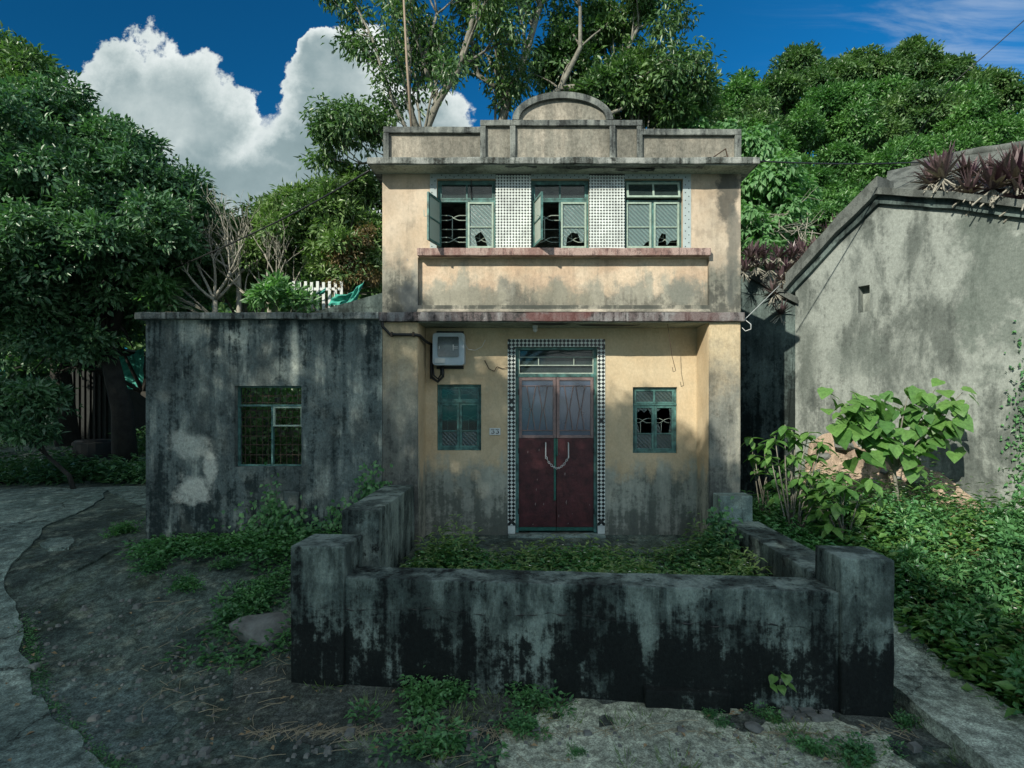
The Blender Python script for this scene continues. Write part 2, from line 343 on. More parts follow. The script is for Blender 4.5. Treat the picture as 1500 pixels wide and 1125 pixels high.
M['bark'] = simple('pale_bark', (0.20,0.195,0.16), 0.85, vary=0.5, scale=6, bump=0.8)
M['bark_dark'] = simple('dark_bark', (0.032,0.031,0.026), 0.9, vary=0.5, scale=6, bump=0.8)
M['twig'] = simple('bare_twig_bark', (0.30,0.29,0.24), 0.8, vary=0.3, scale=9)
M['straw'] = simple('dry_straw', (0.30,0.27,0.18), 0.8, vary=0.4, scale=11)
M['dead_leaf'] = simple('dead_leaf', (0.26,0.19,0.10), 0.7, vary=0.3, scale=11)

def glass(name, tint, alpha=0.35, rough=0.03, pattern=0.0, dirt=0.3):
    m, t, b, o = new_mat(name); P = t.n('ShaderNodeNewGeometry').outputs['Position']
    b.inputs['Base Color'].default_value = (*tint, 1); b.inputs['Roughness'].default_value = rough; b.inputs['Specular IOR Level'].default_value = 0.9
    tr = t.n('ShaderNodeBsdfTransparent'); tr.inputs[0].default_value = (0.8, 0.9, 0.88, 1)
    mx_ = t.n('ShaderNodeMixShader')
    dn_ = t.noise(P, 6, 8, 0.65)
    f = t.m('ADD', 1-alpha, t.m('MULTIPLY', t.m('SUBTRACT', dn_, 0.5), dirt), clamp=True)
    if pattern:
        x, y, z = t.sep(P)
        wv = t.n('ShaderNodeTexWave'); wv.inputs['Scale'].default_value = 1.0; t.l(t.v('SCALE', t.comb(t.m('ADD', x, z), t.m('SUBTRACT', z, x), 0.0)), wv.inputs['Vector'])
        wv.inputs['Vector'].links[0].from_node.inputs['Scale'].default_value = 5.5
        bn = t.n('ShaderNodeBump'); bn.inputs['Strength'].default_value = pattern; bn.inputs['Distance'].default_value = 0.01
        t.l(t.m('ADD', wv.outputs['Fac'], t.noise(P, 90, 2, 0.5)), bn.inputs['Height']); t.l(bn.outputs[0], b.inputs['Normal'])
        t.l(t.mix(wv.outputs['Fac'], tuple(q*0.68 for q in tint), tuple(q*1.3 for q in tint)), b.inputs['Base Color'])
    t.l(f, mx_.inputs[0]); t.l(tr.outputs[0], mx_.inputs[1]); t.l(b.outputs[0], mx_.inputs[2]); t.l(mx_.outputs[0], o.inputs[0])
    return m
M['glass_clear'] = glass('clear_dirty_glass', (0.05,0.075,0.075), 0.65, 0.03)
M['glass_pat'] = glass('patterned_glass', (0.12,0.19,0.18), 0.15, 0.3, 0.5)
M['glass_dark'] = glass('dark_patterned_glass', (0.045,0.075,0.072), 0.25, 0.25, 0.5)
M['glass_frost'] = glass('frosted_sash_glass', (0.34,0.40,0.35), 0.15, 0.35, 0.0)
M['glass_door'] = glass('blue_grey_door_glass', (0.045,0.075,0.125), 0.10, 0.12, 0.0, 0.5)

def leaf_mat(name, c1, c2, trans=0.35, rough=0.36, spec=0.5):
    m, t, b, o = new_mat(name)
    a = t.n('ShaderNodeAttribute', attribute_name='vary')
    P = t.n('ShaderNodeNewGeometry').outputs['Position']
    f = t.m('ADD', t.m('MULTIPLY', a.outputs['Fac'], 0.7), t.m('MULTIPLY', t.step(t.noise(P, 0.9, 4, 0.6), 0.38, 0.65), 0.45), clamp=True)
    c = t.mix(f, c1, c2)
    c = t.mix(1.0, c, t.ramp(t.noise(P, 28, 4, 0.7), [(0.35, 0.72), (0.65, 1.22)]), 'MULTIPLY')
    t.l(c, b.inputs['Base Color']); b.inputs['Roughness'].default_value = rough; b.inputs['Specular IOR Level'].default_value = spec
    tl = t.n('ShaderNodeBsdfTranslucent'); t.l(t.mix(1.0, c, (0.9, 1.25, 0.5, 1), 'MULTIPLY'), tl.inputs[0])
    mx_ = t.n('ShaderNodeMixShader'); mx_.inputs[0].default_value = trans
    t.l(b.outputs[0], mx_.inputs[1]); t.l(tl.outputs[0], mx_.inputs[2]); t.l(mx_.outputs[0], o.inputs[0])
    return m
M['leaf_left'] = leaf_mat('glossy_tree_leaf', (0.033,0.104,0.064), (0.130,0.263,0.118), 0.25)
M['leaf_mid'] = leaf_mat('olive_leaf', (0.064,0.141,0.049), (0.215,0.327,0.115), 0.3)
M['leaf_back'] = leaf_mat('back_tree_leaf', (0.044,0.112,0.051), (0.155,0.262,0.090), 0.3)
M['leaf_hill'] = leaf_mat('hill_tree_leaf', (0.036,0.122,0.041), (0.153,0.318,0.090), 0.3)
M['leaf_bright'] = leaf_mat('bright_vine_leaf', (0.087,0.213,0.077), (0.205,0.388,0.173), 0.4)
M['leaf_weed'] = leaf_mat('weed_leaf', (0.039,0.141,0.061), (0.131,0.315,0.112), 0.3)
M['leaf_big'] = leaf_mat('broad_sapling_leaf', (0.065,0.177,0.049), (0.149,0.296,0.076), 0.35)
M['leaf_brown'] = leaf_mat('brown_creeper_leaf', (0.14,0.10,0.05), (0.26,0.20,0.09), 0.3)
M['purple'] = leaf_mat('purple_blade', (0.055,0.022,0.042), (0.19,0.145,0.14), 0.15)
M['petal'] = simple('white_petal', (0.7, 0.72, 0.65), 0.6, vary=0.1)

# ground materials, red lowered so the colours carry the teal cast of shade
def ground_mat(name, a, b_, c, scale=1.0, crack=0.0, speck=0.35, moss=0.0, bump=0.6):
    m, t, b, o = new_mat(name); P = t.n('ShaderNodeNewGeometry').outputs['Position']
    n1 = t.noise(P, 0.8*scale, 10, 0.65, 0.5); n2 = t.noise(t.v('ADD', P, (5, 2, 0)), 3.2*scale, 9, 0.7); n3 = t.noise(P, 70, 4, 0.8); n4 = t.noise(P, 210, 2, 0.6)
    col = t.mix(t.step(n1, 0.40, 0.62), a, b_); col = t.mix(t.step(n2, 0.50, 0.68), col, c)
    if moss: col = t.mix(t.m('MULTIPLY', t.step(t.noise(t.v('ADD', P, (2, 9, 0)), 1.7, 9, 0.7), 0.52, 0.66), moss), col, (0.035, 0.05, 0.02))
    col = t.mix(1.0, col, t.ramp(n3, [(0.38, 0.5), (0.62, 1.45)]), 'MULTIPLY')
    col = t.mix(t.m('MULTIPLY', t.step(n4, 0.66, 0.72), speck), col, (0.38, 0.40, 0.38))
    n5 = t.noise(t.v('ADD', P, (4, 4, 4)), 11*scale, 9, 0.75)
    col = t.mix(1.0, col, t.ramp(n5, [(0.40, 0.55), (0.5, 0.95), (0.60, 1.5)]), 'MULTIPLY')
    h = t.m('ADD', t.m('ADD', t.m('MULTIPLY', n2, 1.2), t.m('MULTIPLY', n3, 0.45)), t.m('MULTIPLY', n5, 0.9))
    if crack:
        vo = t.n('ShaderNodeTexVoronoi', feature='DISTANCE_TO_EDGE'); vo.inputs['Scale'].default_value = 0.85
        wv = t.v('SCALE', t.noise(P, 2.5, 6, 0.7, 0, col=True)); wv.node.inputs['Scale'].default_value = 0.55
        t.l(t.v('ADD', P, wv), vo.inputs['Vector'])
        k = t.m('SUBTRACT', 1.0, t.step(vo.outputs['Distance'], 0.002, 0.014))
        k = t.m('MULTIPLY', k, t.step(t.noise(P, 1.1, 3, 0.5), 0.42, 0.55))
        col = t.mix(t.m('MULTIPLY', k, crack), col, (0.012, 0.014, 0.012)); h = t.m('SUBTRACT', h, t.m('MULTIPLY', k, 1.5))
    t.l(col, b.inputs['Base Color']); b.inputs['Roughness'].default_value = 0.85; b.inputs['Specular IOR Level'].default_value = 0.15
    bn = t.n('ShaderNodeBump'); bn.inputs['Strength'].default_value = bump; bn.inputs['Distance'].default_value = 0.02
    t.l(h, bn.inputs['Height']); t.l(bn.outputs[0], b.inputs['Normal'])
    return m
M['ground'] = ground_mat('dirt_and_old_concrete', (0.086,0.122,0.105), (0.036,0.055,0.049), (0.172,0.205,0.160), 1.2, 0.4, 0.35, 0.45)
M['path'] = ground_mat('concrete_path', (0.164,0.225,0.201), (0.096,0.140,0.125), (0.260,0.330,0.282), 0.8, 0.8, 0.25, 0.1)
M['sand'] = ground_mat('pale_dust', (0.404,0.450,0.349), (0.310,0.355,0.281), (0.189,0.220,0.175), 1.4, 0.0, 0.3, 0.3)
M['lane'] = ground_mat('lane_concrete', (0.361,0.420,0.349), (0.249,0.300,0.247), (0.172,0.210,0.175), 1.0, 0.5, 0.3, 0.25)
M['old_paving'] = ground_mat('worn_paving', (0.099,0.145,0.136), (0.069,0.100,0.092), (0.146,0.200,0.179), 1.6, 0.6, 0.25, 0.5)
M['soil'] = ground_mat('dark_soil', (0.075,0.091,0.082), (0.045,0.057,0.050), (0.130,0.149,0.126), 2.0, 0.0, 0.2, 0.5)

# ------------------------------------------------------------------ terrain and paved sheets
def grid_axis(a, b, fine0, fine1, st, big):
    out_ = [a]; v = a
    while v < b:
        s_ = st if fine0 <= v < fine1 else min(big, max(st, 0.25*min(abs(v-fine0), abs(v-fine1))+st))
        v += s_; out_.append(min(v, b))
    return out_
gx = grid_axis(-260, 260, -10, 9, 0.16, 30); gy = grid_axis(-60, 420, 2, 14, 0.16, 30)
m = MB(); nx = len(gx)
vv = [(x, y, hgt(x, y)) for y in gy for x in gx]
m.add(vv, [(j*nx+i, j*nx+i+1, (j+1)*nx+i+1, (j+1)*nx+i) for j in range(len(gy)-1) for i in range(nx-1)])
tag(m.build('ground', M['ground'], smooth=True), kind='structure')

def sheet(name, outline, mat, lift, thick=0.03, edge=0.05, step=0.12):
    """paved sheet that follows the ground; outline in metres, roughened, with a real broken edge"""
    pts = []
    for i in range(len(outline)):
        a = Vector(outline[i]); b = Vector(outline[(i+1) % len(outline)]); n = max(1, int((b-a).length/step))
        for k in range(n):
            p = a.lerp(b, k/n); q = Vector((p.x, p.y, 0))
            pts.append((p.x+edge*(mnoise.noise(q*2.2)*2+mnoise.noise(q*9)), p.y+edge*(mnoise.noise(q*2.2+Vector((50,0,0)))*2+mnoise.noise(q*9+Vector((0,30,0))))))
    bm = bmesh.new(); vs = [bm.verts.new((x, y, 0)) for x, y in pts]; bm.faces.new(vs)
    x0, x1 = min(p[0] for p in pts), max(p[0] for p in pts); y0, y1 = min(p[1] for p in pts), max(p[1] for p in pts)
    for ax, a, b in (((1,0,0), x0, x1), ((0,1,0), y0, y1)):
        k = a+0.25
        while k < b:
            g = list(bm.verts)+list(bm.edges)+list(bm.faces)
            bmesh.ops.bisect_plane(bm, geom=g, plane_co=(k, k, 0), plane_no=ax); k += 0.25
    r = bmesh.ops.extrude_face_region(bm, geom=list(bm.faces)); up = [e for e in r['geom'] if isinstance(e, bmesh.types.BMVert)]
    ups = set(up)
    for v_ in bm.verts:
        v_.co.z = hgt(v_.co.x, v_.co.y)+(lift if v_ in ups else lift-thick-0.03)
    bmesh.ops.recalc_face_normals(bm, faces=list(bm.faces))
    me = bpy.data.meshes.new(name); bm.to_mesh(me); bm.free()
    return tag(link(name, me, mat), kind='structure')
G2 = lambda px, py: tuple(ground(px, py))[:2]
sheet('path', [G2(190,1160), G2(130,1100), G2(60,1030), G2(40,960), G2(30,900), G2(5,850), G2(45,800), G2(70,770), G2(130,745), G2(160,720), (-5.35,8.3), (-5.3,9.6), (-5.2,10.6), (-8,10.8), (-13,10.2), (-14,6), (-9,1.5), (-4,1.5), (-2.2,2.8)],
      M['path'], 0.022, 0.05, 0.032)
sheet('dusty_patch', [G2(700,1160), G2(745,1080), G2(800,1035), G2(860,1005), G2(960,1003), G2(1100,1040), G2(1250,1062), G2(1300,1075), (2.6,3.6), (2.7,2.6), (0,2.6)], M['sand'], 0.012, 0.02, 0.06)
sheet('lane', [(3.02,2.2), (3.02,4.3), (3.05,5.6), (3.05,9.2), (3.7,9.2), (3.68,5.5), (3.72,4.2), (3.95,2.2)], M['lane'], 0.13, 0.12, 0.02)
sheet('paving_strip', [G2(40,872), G2(110,838), G2(190,802), G2(182,788), G2(120,806), G2(52,838)], M['ground'], 0.03, 0.04, 0.03)
sheet('paving_patch', [G2(60,800), G2(75,792), G2(104,790), G2(110,797), G2(98,806), G2(70,808)], M['path'], 0.04, 0.05, 0.02)
sheet('old_paving', [G2(45,1010), G2(110,985), G2(190,1000), G2(250,1040), G2(230,1090), G2(160,1110), G2(100,1070)], M['old_paving'], 0.006, 0.03, 0.09)
m = MB()
for k in range(26):                # kerb line at the far side of the path
    a = ground(60+k*6.2, 690-k*0.65)
m2 = [ground(70, 690), ground(130, 686), ground(175, 680), ground(212, 674)]
m.tube([p+Vector((0,0,0.04)) for p in m2], 0.05, 6)
tag(m.build('kerb', M['wall_top'], rough=0.01), kind='structure')

# ------------------------------------------------------------------ the house
house = thing('house', 'narrow two storey cream house with arched parapet and maroon double door', 'house', (0.42, F, 0))
xl, xr, pl, pr = -1.908, 2.751, -1.447, 2.343
B = 7.62
DOOR = (-0.19, 0.952, 0.04, 2.65)
WL = (-1.286, -0.667, 1.203, 2.127); WR = (1.448, 2.067, 1.165, 2.089)
wall_mesh(pl, pr, -0.05, 2.92, B, B+0.18, [DOOR, WL, WR]).build('porch_wall', M['back_wall'], house)
MB().box(xl, pl-0.0, F, B+0.18, -0.15, 2.92).build('pilaster', M['pilaster'], house, bevel=0.012, rough=0.003, seg=0.25)
MB().box(pr, xr, F, B+0.18, -0.15, 2.92).build('pilaster', M['pilaster'], house, bevel=0.012, rough=0.003, seg=0.25)
# cream returns of the pilasters
for a_ in (pl, pr-0.006): MB().box(a_, a_+0.006, F+0.03, B-0.001, 0, 2.918).build('reveal', M['back_wall'], house)
UW = [(-1.198, -0.435, 3.867, 4.78), (0.027, 0.781, 3.867, 4.78), (1.242, 1.997, 3.867, 4.78)]
wall_mesh(xl, xr, 3.04, 4.845, F, F+0.2, UW+[(pl, pr, 3.139, 3.76)]).build('upper_wall', M['upper_wall'], house)
MB().box(pl-0.02, pr+0.02, F+0.07, F+0.19, 3.1, 3.80).build('balcony_panel', M['panel'], house)
MB().add([(pl, F-0.055, 3.045), (pr, F-0.055, 3.045), (pr, F+0.072, 3.15), (pl, F+0.072, 3.15), (pl, F+0.072, 3.045), (pr, F+0.072, 3.045)],
         [(0,1,2,3), (0,3,4), (1,5,2), (3,2,5,4), (0,4,5,1)]).build('ledge', M['parapet'], house)
MB().box(pl+0.004, pr-0.004, F-0.085, F+0.10, 3.765, 3.862).build('sill', M['sill'], house, bevel=0.01, rough=0.006, seg=0.1)
MB().box(xl-0.03, xr+0.035, F-0.06, B+0.18, 2.922, 3.038).build('floor_slab', M['slab'], house, bevel=0.01, rough=0.008, seg=0.12)
MB().box(pl+0.005, pr-0.005, F-0.02, B-0.003, 2.912, 2.9215).build('porch_ceiling', M['soffit'], house)
for (a, b, c_, d_) in ((0.0, 0.55, F+0.05, F+0.2), (0.62, 1.5, F+0.16, F+0.3)):
    m = MB(); m.add([(a, c_, 2.909), (a+0.2, c_-0.04, 2.909), (b, c_+0.02, 2.909), (b-0.1, d_, 2.909), (a+0.3, d_+0.03, 2.909), (a+0.1, d_-0.03, 2.909)], [(0,5,4,3,2,1)])
    m.build('spalled_patch', M['grout'], house)
# body behind
MB().box(xl, xl+0.15, B+0.19, 11.9, -0.2, 4.84).box(xr-0.15, xr, B+0.19, 11.9, -0.2, 4.84).box(xl+0.155, xr-0.155, 11.75, 11.9, -0.2, 4.84).build('side_and_rear_wall', M['dark_wall'], house)
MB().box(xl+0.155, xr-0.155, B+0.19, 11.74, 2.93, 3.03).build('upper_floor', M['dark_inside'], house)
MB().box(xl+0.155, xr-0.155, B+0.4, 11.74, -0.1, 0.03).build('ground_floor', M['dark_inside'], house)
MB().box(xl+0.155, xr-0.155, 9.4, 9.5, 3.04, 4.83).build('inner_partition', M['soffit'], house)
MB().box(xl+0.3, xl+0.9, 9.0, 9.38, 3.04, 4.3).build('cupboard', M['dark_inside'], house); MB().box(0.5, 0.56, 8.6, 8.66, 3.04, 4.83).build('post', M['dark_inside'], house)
MB().box(-2.02, 2.87, 6.80, 12.05, 4.85, 4.93).build('cornice', M['cornice'], house, bevel=0.012, rough=0.010, seg=0.12)
MB().box(-1.99, 2.84, 6.83, F-0.003, 4.842, 4.8495).build('cornice_soffit', M['soffit'], house)
for (a, b, y0_, y1_) in ((-1.0, -0.82, 6.9, 6.98), (0.3, 2.2, 6.84, 6.93), (1.1, 1.6, 6.9, 7.0), (-0.3, 0.1, 6.84, 6.88)):
    m = MB(); n = 12; top = []; bot = []
    for i in range(n+1):
        x_ = a+(b-a)*i/n; top.append((x_, y0_+0.02*mnoise.noise(Vector((x_*9, 1, 0))), 4.8405)); bot.append((x_, y1_+0.07*mnoise.noise(Vector((x_*7, 5, 0))), 4.8405))
    m.add(top+bot, [(i, i+n+1, i+n+2, i+1) for i in range(n)])
    m.build('peeled_soffit_patch', M['trim'], house)
# parapet: low wings, raised centre, arched crest, raised bands
PY0, PY1 = F, F+0.16
ax0, ax1 = -0.204, 1.074; acx = (ax0+ax1)/2; aw = (ax1-ax0)/2; zc = 5.517; ah = 0.353
MB().box(-1.873, -0.6215, PY0, PY1, 4.93, 5.43).build('parapet_wing', M['parapet'], house); MB().box(1.4555, 2.733, PY0, PY1, 4.93, 5.40).build('parapet_wing', M['parapet'], house)
poly = [(-0.621, 4.93), (1.455, 4.93), (1.455, zc), (ax1, zc)]+[(acx+aw*math.cos(t), zc+ah*math.sin(t)) for t in np.linspace(0, math.pi, 40)[1:-1]]+[(ax0, zc), (-0.621, zc)]
MB().prism(poly, PY0, PY1).build('parapet_crest', M['parapet'], house)
def band(x0, x1, z0, z1, y=0.045): return MB().box(x0, x1, PY0-y, PY0-0.002, z0, z1)
t_ = MB(); bw = 0.072
for q in ((-1.885, -1.885+bw, 4.935, 5.36), (-1.885, -0.625, 5.362, 5.44), (2.733-bw, 2.745, 4.935, 5.33), (1.46, 2.745, 5.332, 5.41),
          (-0.633, -0.633+bw, 4.935, 5.452), (-0.633, ax0-0.002, 5.454, 5.527), (ax0-bw*0.6, ax0+bw*0.4, 4.935, 5.452), (ax0, ax1, 5.456, 5.529),
          (ax1-bw*0.4, ax1+bw*0.6, 4.935, 5.452), (ax1+0.002, 1.467, 5.454, 5.527), (1.395, 1.467, 4.935, 5.452)):
    MB().box(q[0], q[1], PY0-0.045, PY0-0.002, q[2], q[3]).build('parapet_band', M['trim'], house, bevel=0.008, rough=0.004, seg=0.12)
av = []; N = 36
for i in range(N+1):
    t = math.pi*i/N; co, si = math.cos(t), math.sin(t)
    for (rr, yy_) in ((1.02, PY0-0.05), (1.02, PY1+0.01), (0.90, PY1+0.01), (0.90, PY0-0.05)):
        k = rr if rr > 1 else 1-0.075/aw; kz = rr if rr > 1 else 1-0.075/ah
        av.append((acx+aw*k*co, yy_, zc+0.012+ah*kz*si+(0.0)))
m = MB(); m.add(av, [(4*i+a, 4*i+(a+1) % 4, 4*i+4+(a+1) % 4, 4*i+4+a) for i in range(N) for a in range(4)]+[(0,3,2,1), (4*N, 4*N+1, 4*N+2, 4*N+3)])
m.build('arch_band', M['trim'], house)

def rod(m, pts, r=0.005): m.tube(pts, r, 5)
def scroll(m, x0, x1, z, h, y, r=0.0045):   # two rails that cross in the middle
    c_ = (x0+x1)/2; k = min(0.07, (x1-x0)*0.2)
    rod(m, [(x0,y,z), (c_-k,y,z), (c_-k*0.4,y,z+h*0.22), (c_+k*0.4,y,z+h*0.78), (c_+k,y,z+h), (x1,y,z+h)], r)
    rod(m, [(x0,y,z+h), (c_-k,y,z+h), (c_-k*0.4,y,z+h*0.78), (c_+k*0.4,y,z+h*0.22), (c_+k,y,z), (x1,y,z)], r)

def fill_pane(parent, x0, x1, z0, z1, y, mat, broken=None):
    m = MB()
    if not broken: m.box(x0, x1, y, y+0.004, z0, z1)
    else:                          # shards left in the rebate: broken = list of polygons in 0..1 coordinates
        for pg in broken: m.prism([(x0+(x1-x0)*a, z0+(z1-z0)*b) for a, b in pg], y, y+0.004)
    return m.build('pane', mat, parent)

def frame_rect(m, x0, x1, z0, z1, y0, y1, w_):
    m.box(x0, x0+w_, y0, y1, z0, z1).box(x1-w_, x1, y0, y1, z0, z1)
    m.box(x0+w_, x1-w_, y0, y1, z0, z0+w_).box(x0+w_, x1-w_, y0, y1, z1-w_, z1)

def low_window(q, label, broken, pmats, dark):
    x0, x1, z0, z1 = q; y = B+0.05; zt = z0+(z1-z0)*0.735; xm = (x0+x1)/2
    m = MB(); frame_rect(m, x0, x1, z0, z1, y, y+0.05, 0.03); m.box(x0-0.012, x1+0.012, y-0.02, y+0.052, zt-0.012, zt+0.012)
    wn = m.build('window', dark, house, bevel=0.003); wn['label'] = label
    for k, (a, b) in enumerate(((x0+0.032, xm-0.002), (xm+0.002, x1-0.032))):
        s_ = MB(); frame_rect(s_, a, b, z0+0.032, zt-0.014, y-0.004, y+0.03, 0.034); zm = z0+(zt-z0)*0.40
        s_.box(a+0.034, b-0.034, y-0.002, y+0.022, zm-0.009, zm+0.009)
        s_.build('sash', dark, wn, bevel=0.003)
        fill_pane(wn, a+0.034, b-0.034, z0+0.066, zm-0.009, y+0.01, pmats[0])
        fill_pane(wn, a+0.034, b-0.034, zm+0.009, zt-0.048, y+0.01, pmats[1], broken[k])
    s_ = MB(); frame_rect(s_, x0+0.032, x1-0.032, zt+0.014, z1-0.032, y-0.002, y+0.03, 0.026); s_.box(xm-0.014, xm+0.014, y-0.001, y+0.028, zt+0.04, z1-0.058)
    s_.build('transom_sash', M['pale_teal'] if dark is not M['teal'] else dark, wn, bevel=0.003)
    for (a, b) in ((x0+0.058, xm-0.014), (xm+0.014, x1-0.058)): fill_pane(wn, a, b, zt+0.04, z1-0.058, y+0.01, pmats[2])
    g = MB(); yb = y+0.075
    for (a, b) in ((x0+0.02, xm-0.005), (xm+0.005, x1-0.02)):
        scroll(g, a, b, zt+0.10, 0.06, yb); scroll(g, a, b, z0+(zt-z0)*0.62, 0.06, yb); scroll(g, a, b, z0+0.12, 0.06, yb)
        c_ = (a+b)/2-0.03; rod(g, [(c_, yb, z0+0.18), (c_, yb, z0+(zt-z0)*0.62)])
    g.build('grille', M['iron'], wn)
    return wn
sh_top = [[(0.0,0.80),(0.3,0.93),(0.5,0.82),(0.75,0.95),(1,0.7),(1,1),(0,1)]]
low_window(WL, 'dark teal window under the meter box', (None, None), (M['glass_dark'], M['glass_clear'], M['glass_clear']), M['teal'])
low_window(WR, 'sunlit green window with broken upper panes', (sh_top+[[(0,0),(0.2,0),(0.05,0.35),(0,0.5)]], [[(0,0.85),(0.25,0.95),(0.1,1),(0,1)], [(0,0),(0.35,0),(0.12,0.4),(0,0.3)], [(0.82,0),(1,0),(1,1),(0.84,1),(0.93,0.5)]]),
           (M['glass_dark'], M['glass_dark'], M['glass_dark']), M['teal'])

def sash_mesh(w_, h_, mb_mat, parent, hinge, ang, pats):      # an open casement, hinge at its left edge
    Mx = Matrix.Translation(hinge) @ Matrix.Rotation(ang, 4, 'Z')
    m = MB()
    for (a, b, c_, d_) in ((0, 0.03, 0, h_), (w_-0.03, w_, 0, h_), (0.03, w_-0.03, 0, 0.03), (0.03, w_-0.03, h_-0.03, h_), (0.03, w_-0.03, h_*0.5-0.008, h_*0.5+0.008)):
        m.box(a, b, -0.012, 0.012, c_, d_, M=Mx)
    s_ = m.build('open_sash', mb_mat, parent)
    g = MB(); g.box(0.03, w_-0.03, -0.002, 0.002, 0.03, h_*0.5-0.008, M=Mx).box(0.03, w_-0.03, -0.002, 0.002, h_*0.5+0.008, h_-0.03, M=Mx)
    g.build('pane', pats, parent)
    h = MB(); h.tube([Mx @ Vector((w_-0.02, -0.02, h_*0.5)), Mx @ Vector((w_-0.02, -0.06, h_*0.5+0.01)), Mx @ Vector((w_-0.03, -0.07, h_*0.5+0.09))], 0.006, 5)
    h.build('handle', M['iron'], parent)

def high_window(q, label, kind):
    x0, x1, z0, z1 = q; y = F+0.06; zt = 4.515; xm = (x0+x1)/2
    m = MB(); frame_rect(m, x0, x1, z0, z1, y, y+0.05, 0.028)
    m.box(x0+0.028, x1-0.028, y, y+0.05, zt-0.014, zt+0.014)
    if kind == 3: m.box(xm-0.018, xm+0.018, y, y+0.05, z0+0.028, zt-0.014)
    else: m.box(xm-0.012, xm+0.012, y+0.004, y+0.05, z0+0.028, zt-0.014)
    wn = m.build('window', M['teal'], house, bevel=0.003); wn['label'] = label
    # transom light
    a, b = x0+0.03, x1-0.03
    if kind == 3:                  # tilted open at the foot
        Mx = Matrix.Translation((a, y-0.005, z1-0.03)) @ Matrix.Rotation(math.radians(-14), 4, 'X'); ww = b-a; hh = z1-0.03-(zt+0.016)
        s_ = MB()
        for c_ in ((0, 0.026, -hh, 0), (ww-0.026, ww, -hh, 0), (0.026, ww-0.026, -hh, -hh+0.026), (0.026, ww-0.026, -0.026, 0), (ww/2-0.012, ww/2+0.012, -hh+0.026, -0.026)):
            s_.box(c_[0], c_[1], -0.012, 0.012, c_[2], c_[3], M=Mx)
        s_.build('transom_sash', M['pale_teal'], wn)
        MB().box(0.026, ww/2-0.012, -0.002, 0.002, -hh+0.026, -0.026, M=Mx).box(ww/2+0.012, ww-0.026, -0.002, 0.002, -hh+0.026, -0.026, M=Mx).build('pane', M['glass_clear'], wn)
    else:
        s_ = MB(); frame_rect(s_, a, b, zt+0.016, z1-0.03, y-0.004, y+0.03, 0.022); s_.box(xm-0.01, xm+0.01, y-0.003, y+0.028, zt+0.038, z1-0.052)
        s_.build('transom_sash', M['teal'], wn)
        for (c_, d_) in ((a+0.022, xm-0.01), (xm+0.01, b-0.022)): fill_pane(wn, c_, d_, zt+0.038, z1-0.052, y+0.01, M['glass_clear'])
        if kind == 1: MB().tube([(xm+0.06, y-0.01, z1+0.0), (xm+0.065, y-0.015, zt+0.02)], 0.008, 5).build('stay_bar', M['black'], wn)
    sides = [1] if kind in (1, 2) else [0, 1]
    zm = z0+(zt-z0)*0.47
    for k in sides:
        a, b = (x0+0.03, xm-0.018) if k == 0 else (xm+0.014, x1-0.03)
        s_ = MB(); frame_rect(s_, a, b, z0+0.03, zt-0.018, y-0.012, y+0.025, 0.024); s_.box(a+0.024, b-0.024, y-0.010, y+0.02, zm-0.007, zm+0.007)
        s_.build('sash', M['pale_teal'], wn, bevel=0.002)
        fill_pane(wn, a+0.024, b-0.024, zm+0.007, zt-0.042, y+0.006, M['glass_pat'])
        br = {(1,1): [[(0,0),(0.35,0),(0.22,0.55),(0.5,0.8),(0.7,0.45),(0.8,0.0),(1,0),(1,1),(0,1)]],
              (2,1): [[(0,0),(0.15,0),(0.2,0.5),(0.42,0.75),(0.7,0.7),(0.8,0.3),(0.95,0.2),(1,1),(0,1)]],
              (3,0): [[(0,0),(0.7,0),(0.85,0.22),(1,0.3),(1,1),(0,1)]],
              (3,1): [[(0,0),(0.12,0),(0.15,0.4),(0.3,0.72),(0.48,0.65),(0.5,0.1),(0.56,0.1),(0.7,0.3),(1,0.35),(1,1),(0,1)]]}[(kind, k)]
        fill_pane(wn, a+0.024, b-0.024, z0+0.054, zm-0.007, y+0.006, M['glass_pat'], br)
    g = MB(); yb = y+0.08
    for k in (0, 1):
        a, b = (x0+0.02, xm) if k == 0 else (xm, x1-0.02)
        scroll(g, a, b, z0+0.13, 0.065, yb, 0.006); scroll(g, a, b, z0+0.42, 0.065, yb, 0.006)
        c_ = (a+b)/2-0.02; rod(g, [(c_, yb, z0+0.19), (c_, yb, z0+0.43)], 0.006); rod(g, [(a, yb, z0+0.3), (b, yb, z0+0.3)], 0.005)
    g.build('grille', M['iron'], wn)
    h_ = zt-0.018-(z0+0.03)
    if kind == 1: sash_mesh(0.345, h_, M['teal'], wn, Vector((x0+0.045, F+0.02, z0+0.03)), math.radians(-108), M['glass_frost'])
    if kind == 2: sash_mesh(0.345, h_, M['teal'], wn, Vector((x0+0.04, F+0.02, z0+0.03)), math.radians(-74), M['glass_frost'])
    return wn
high_window(UW[0], 'upper left window with its left sash swung wide open', 1)
high_window(UW[1], 'upper middle window with its left sash open', 2)
high_window(UW[2], 'upper right window with tilted transom light', 3)

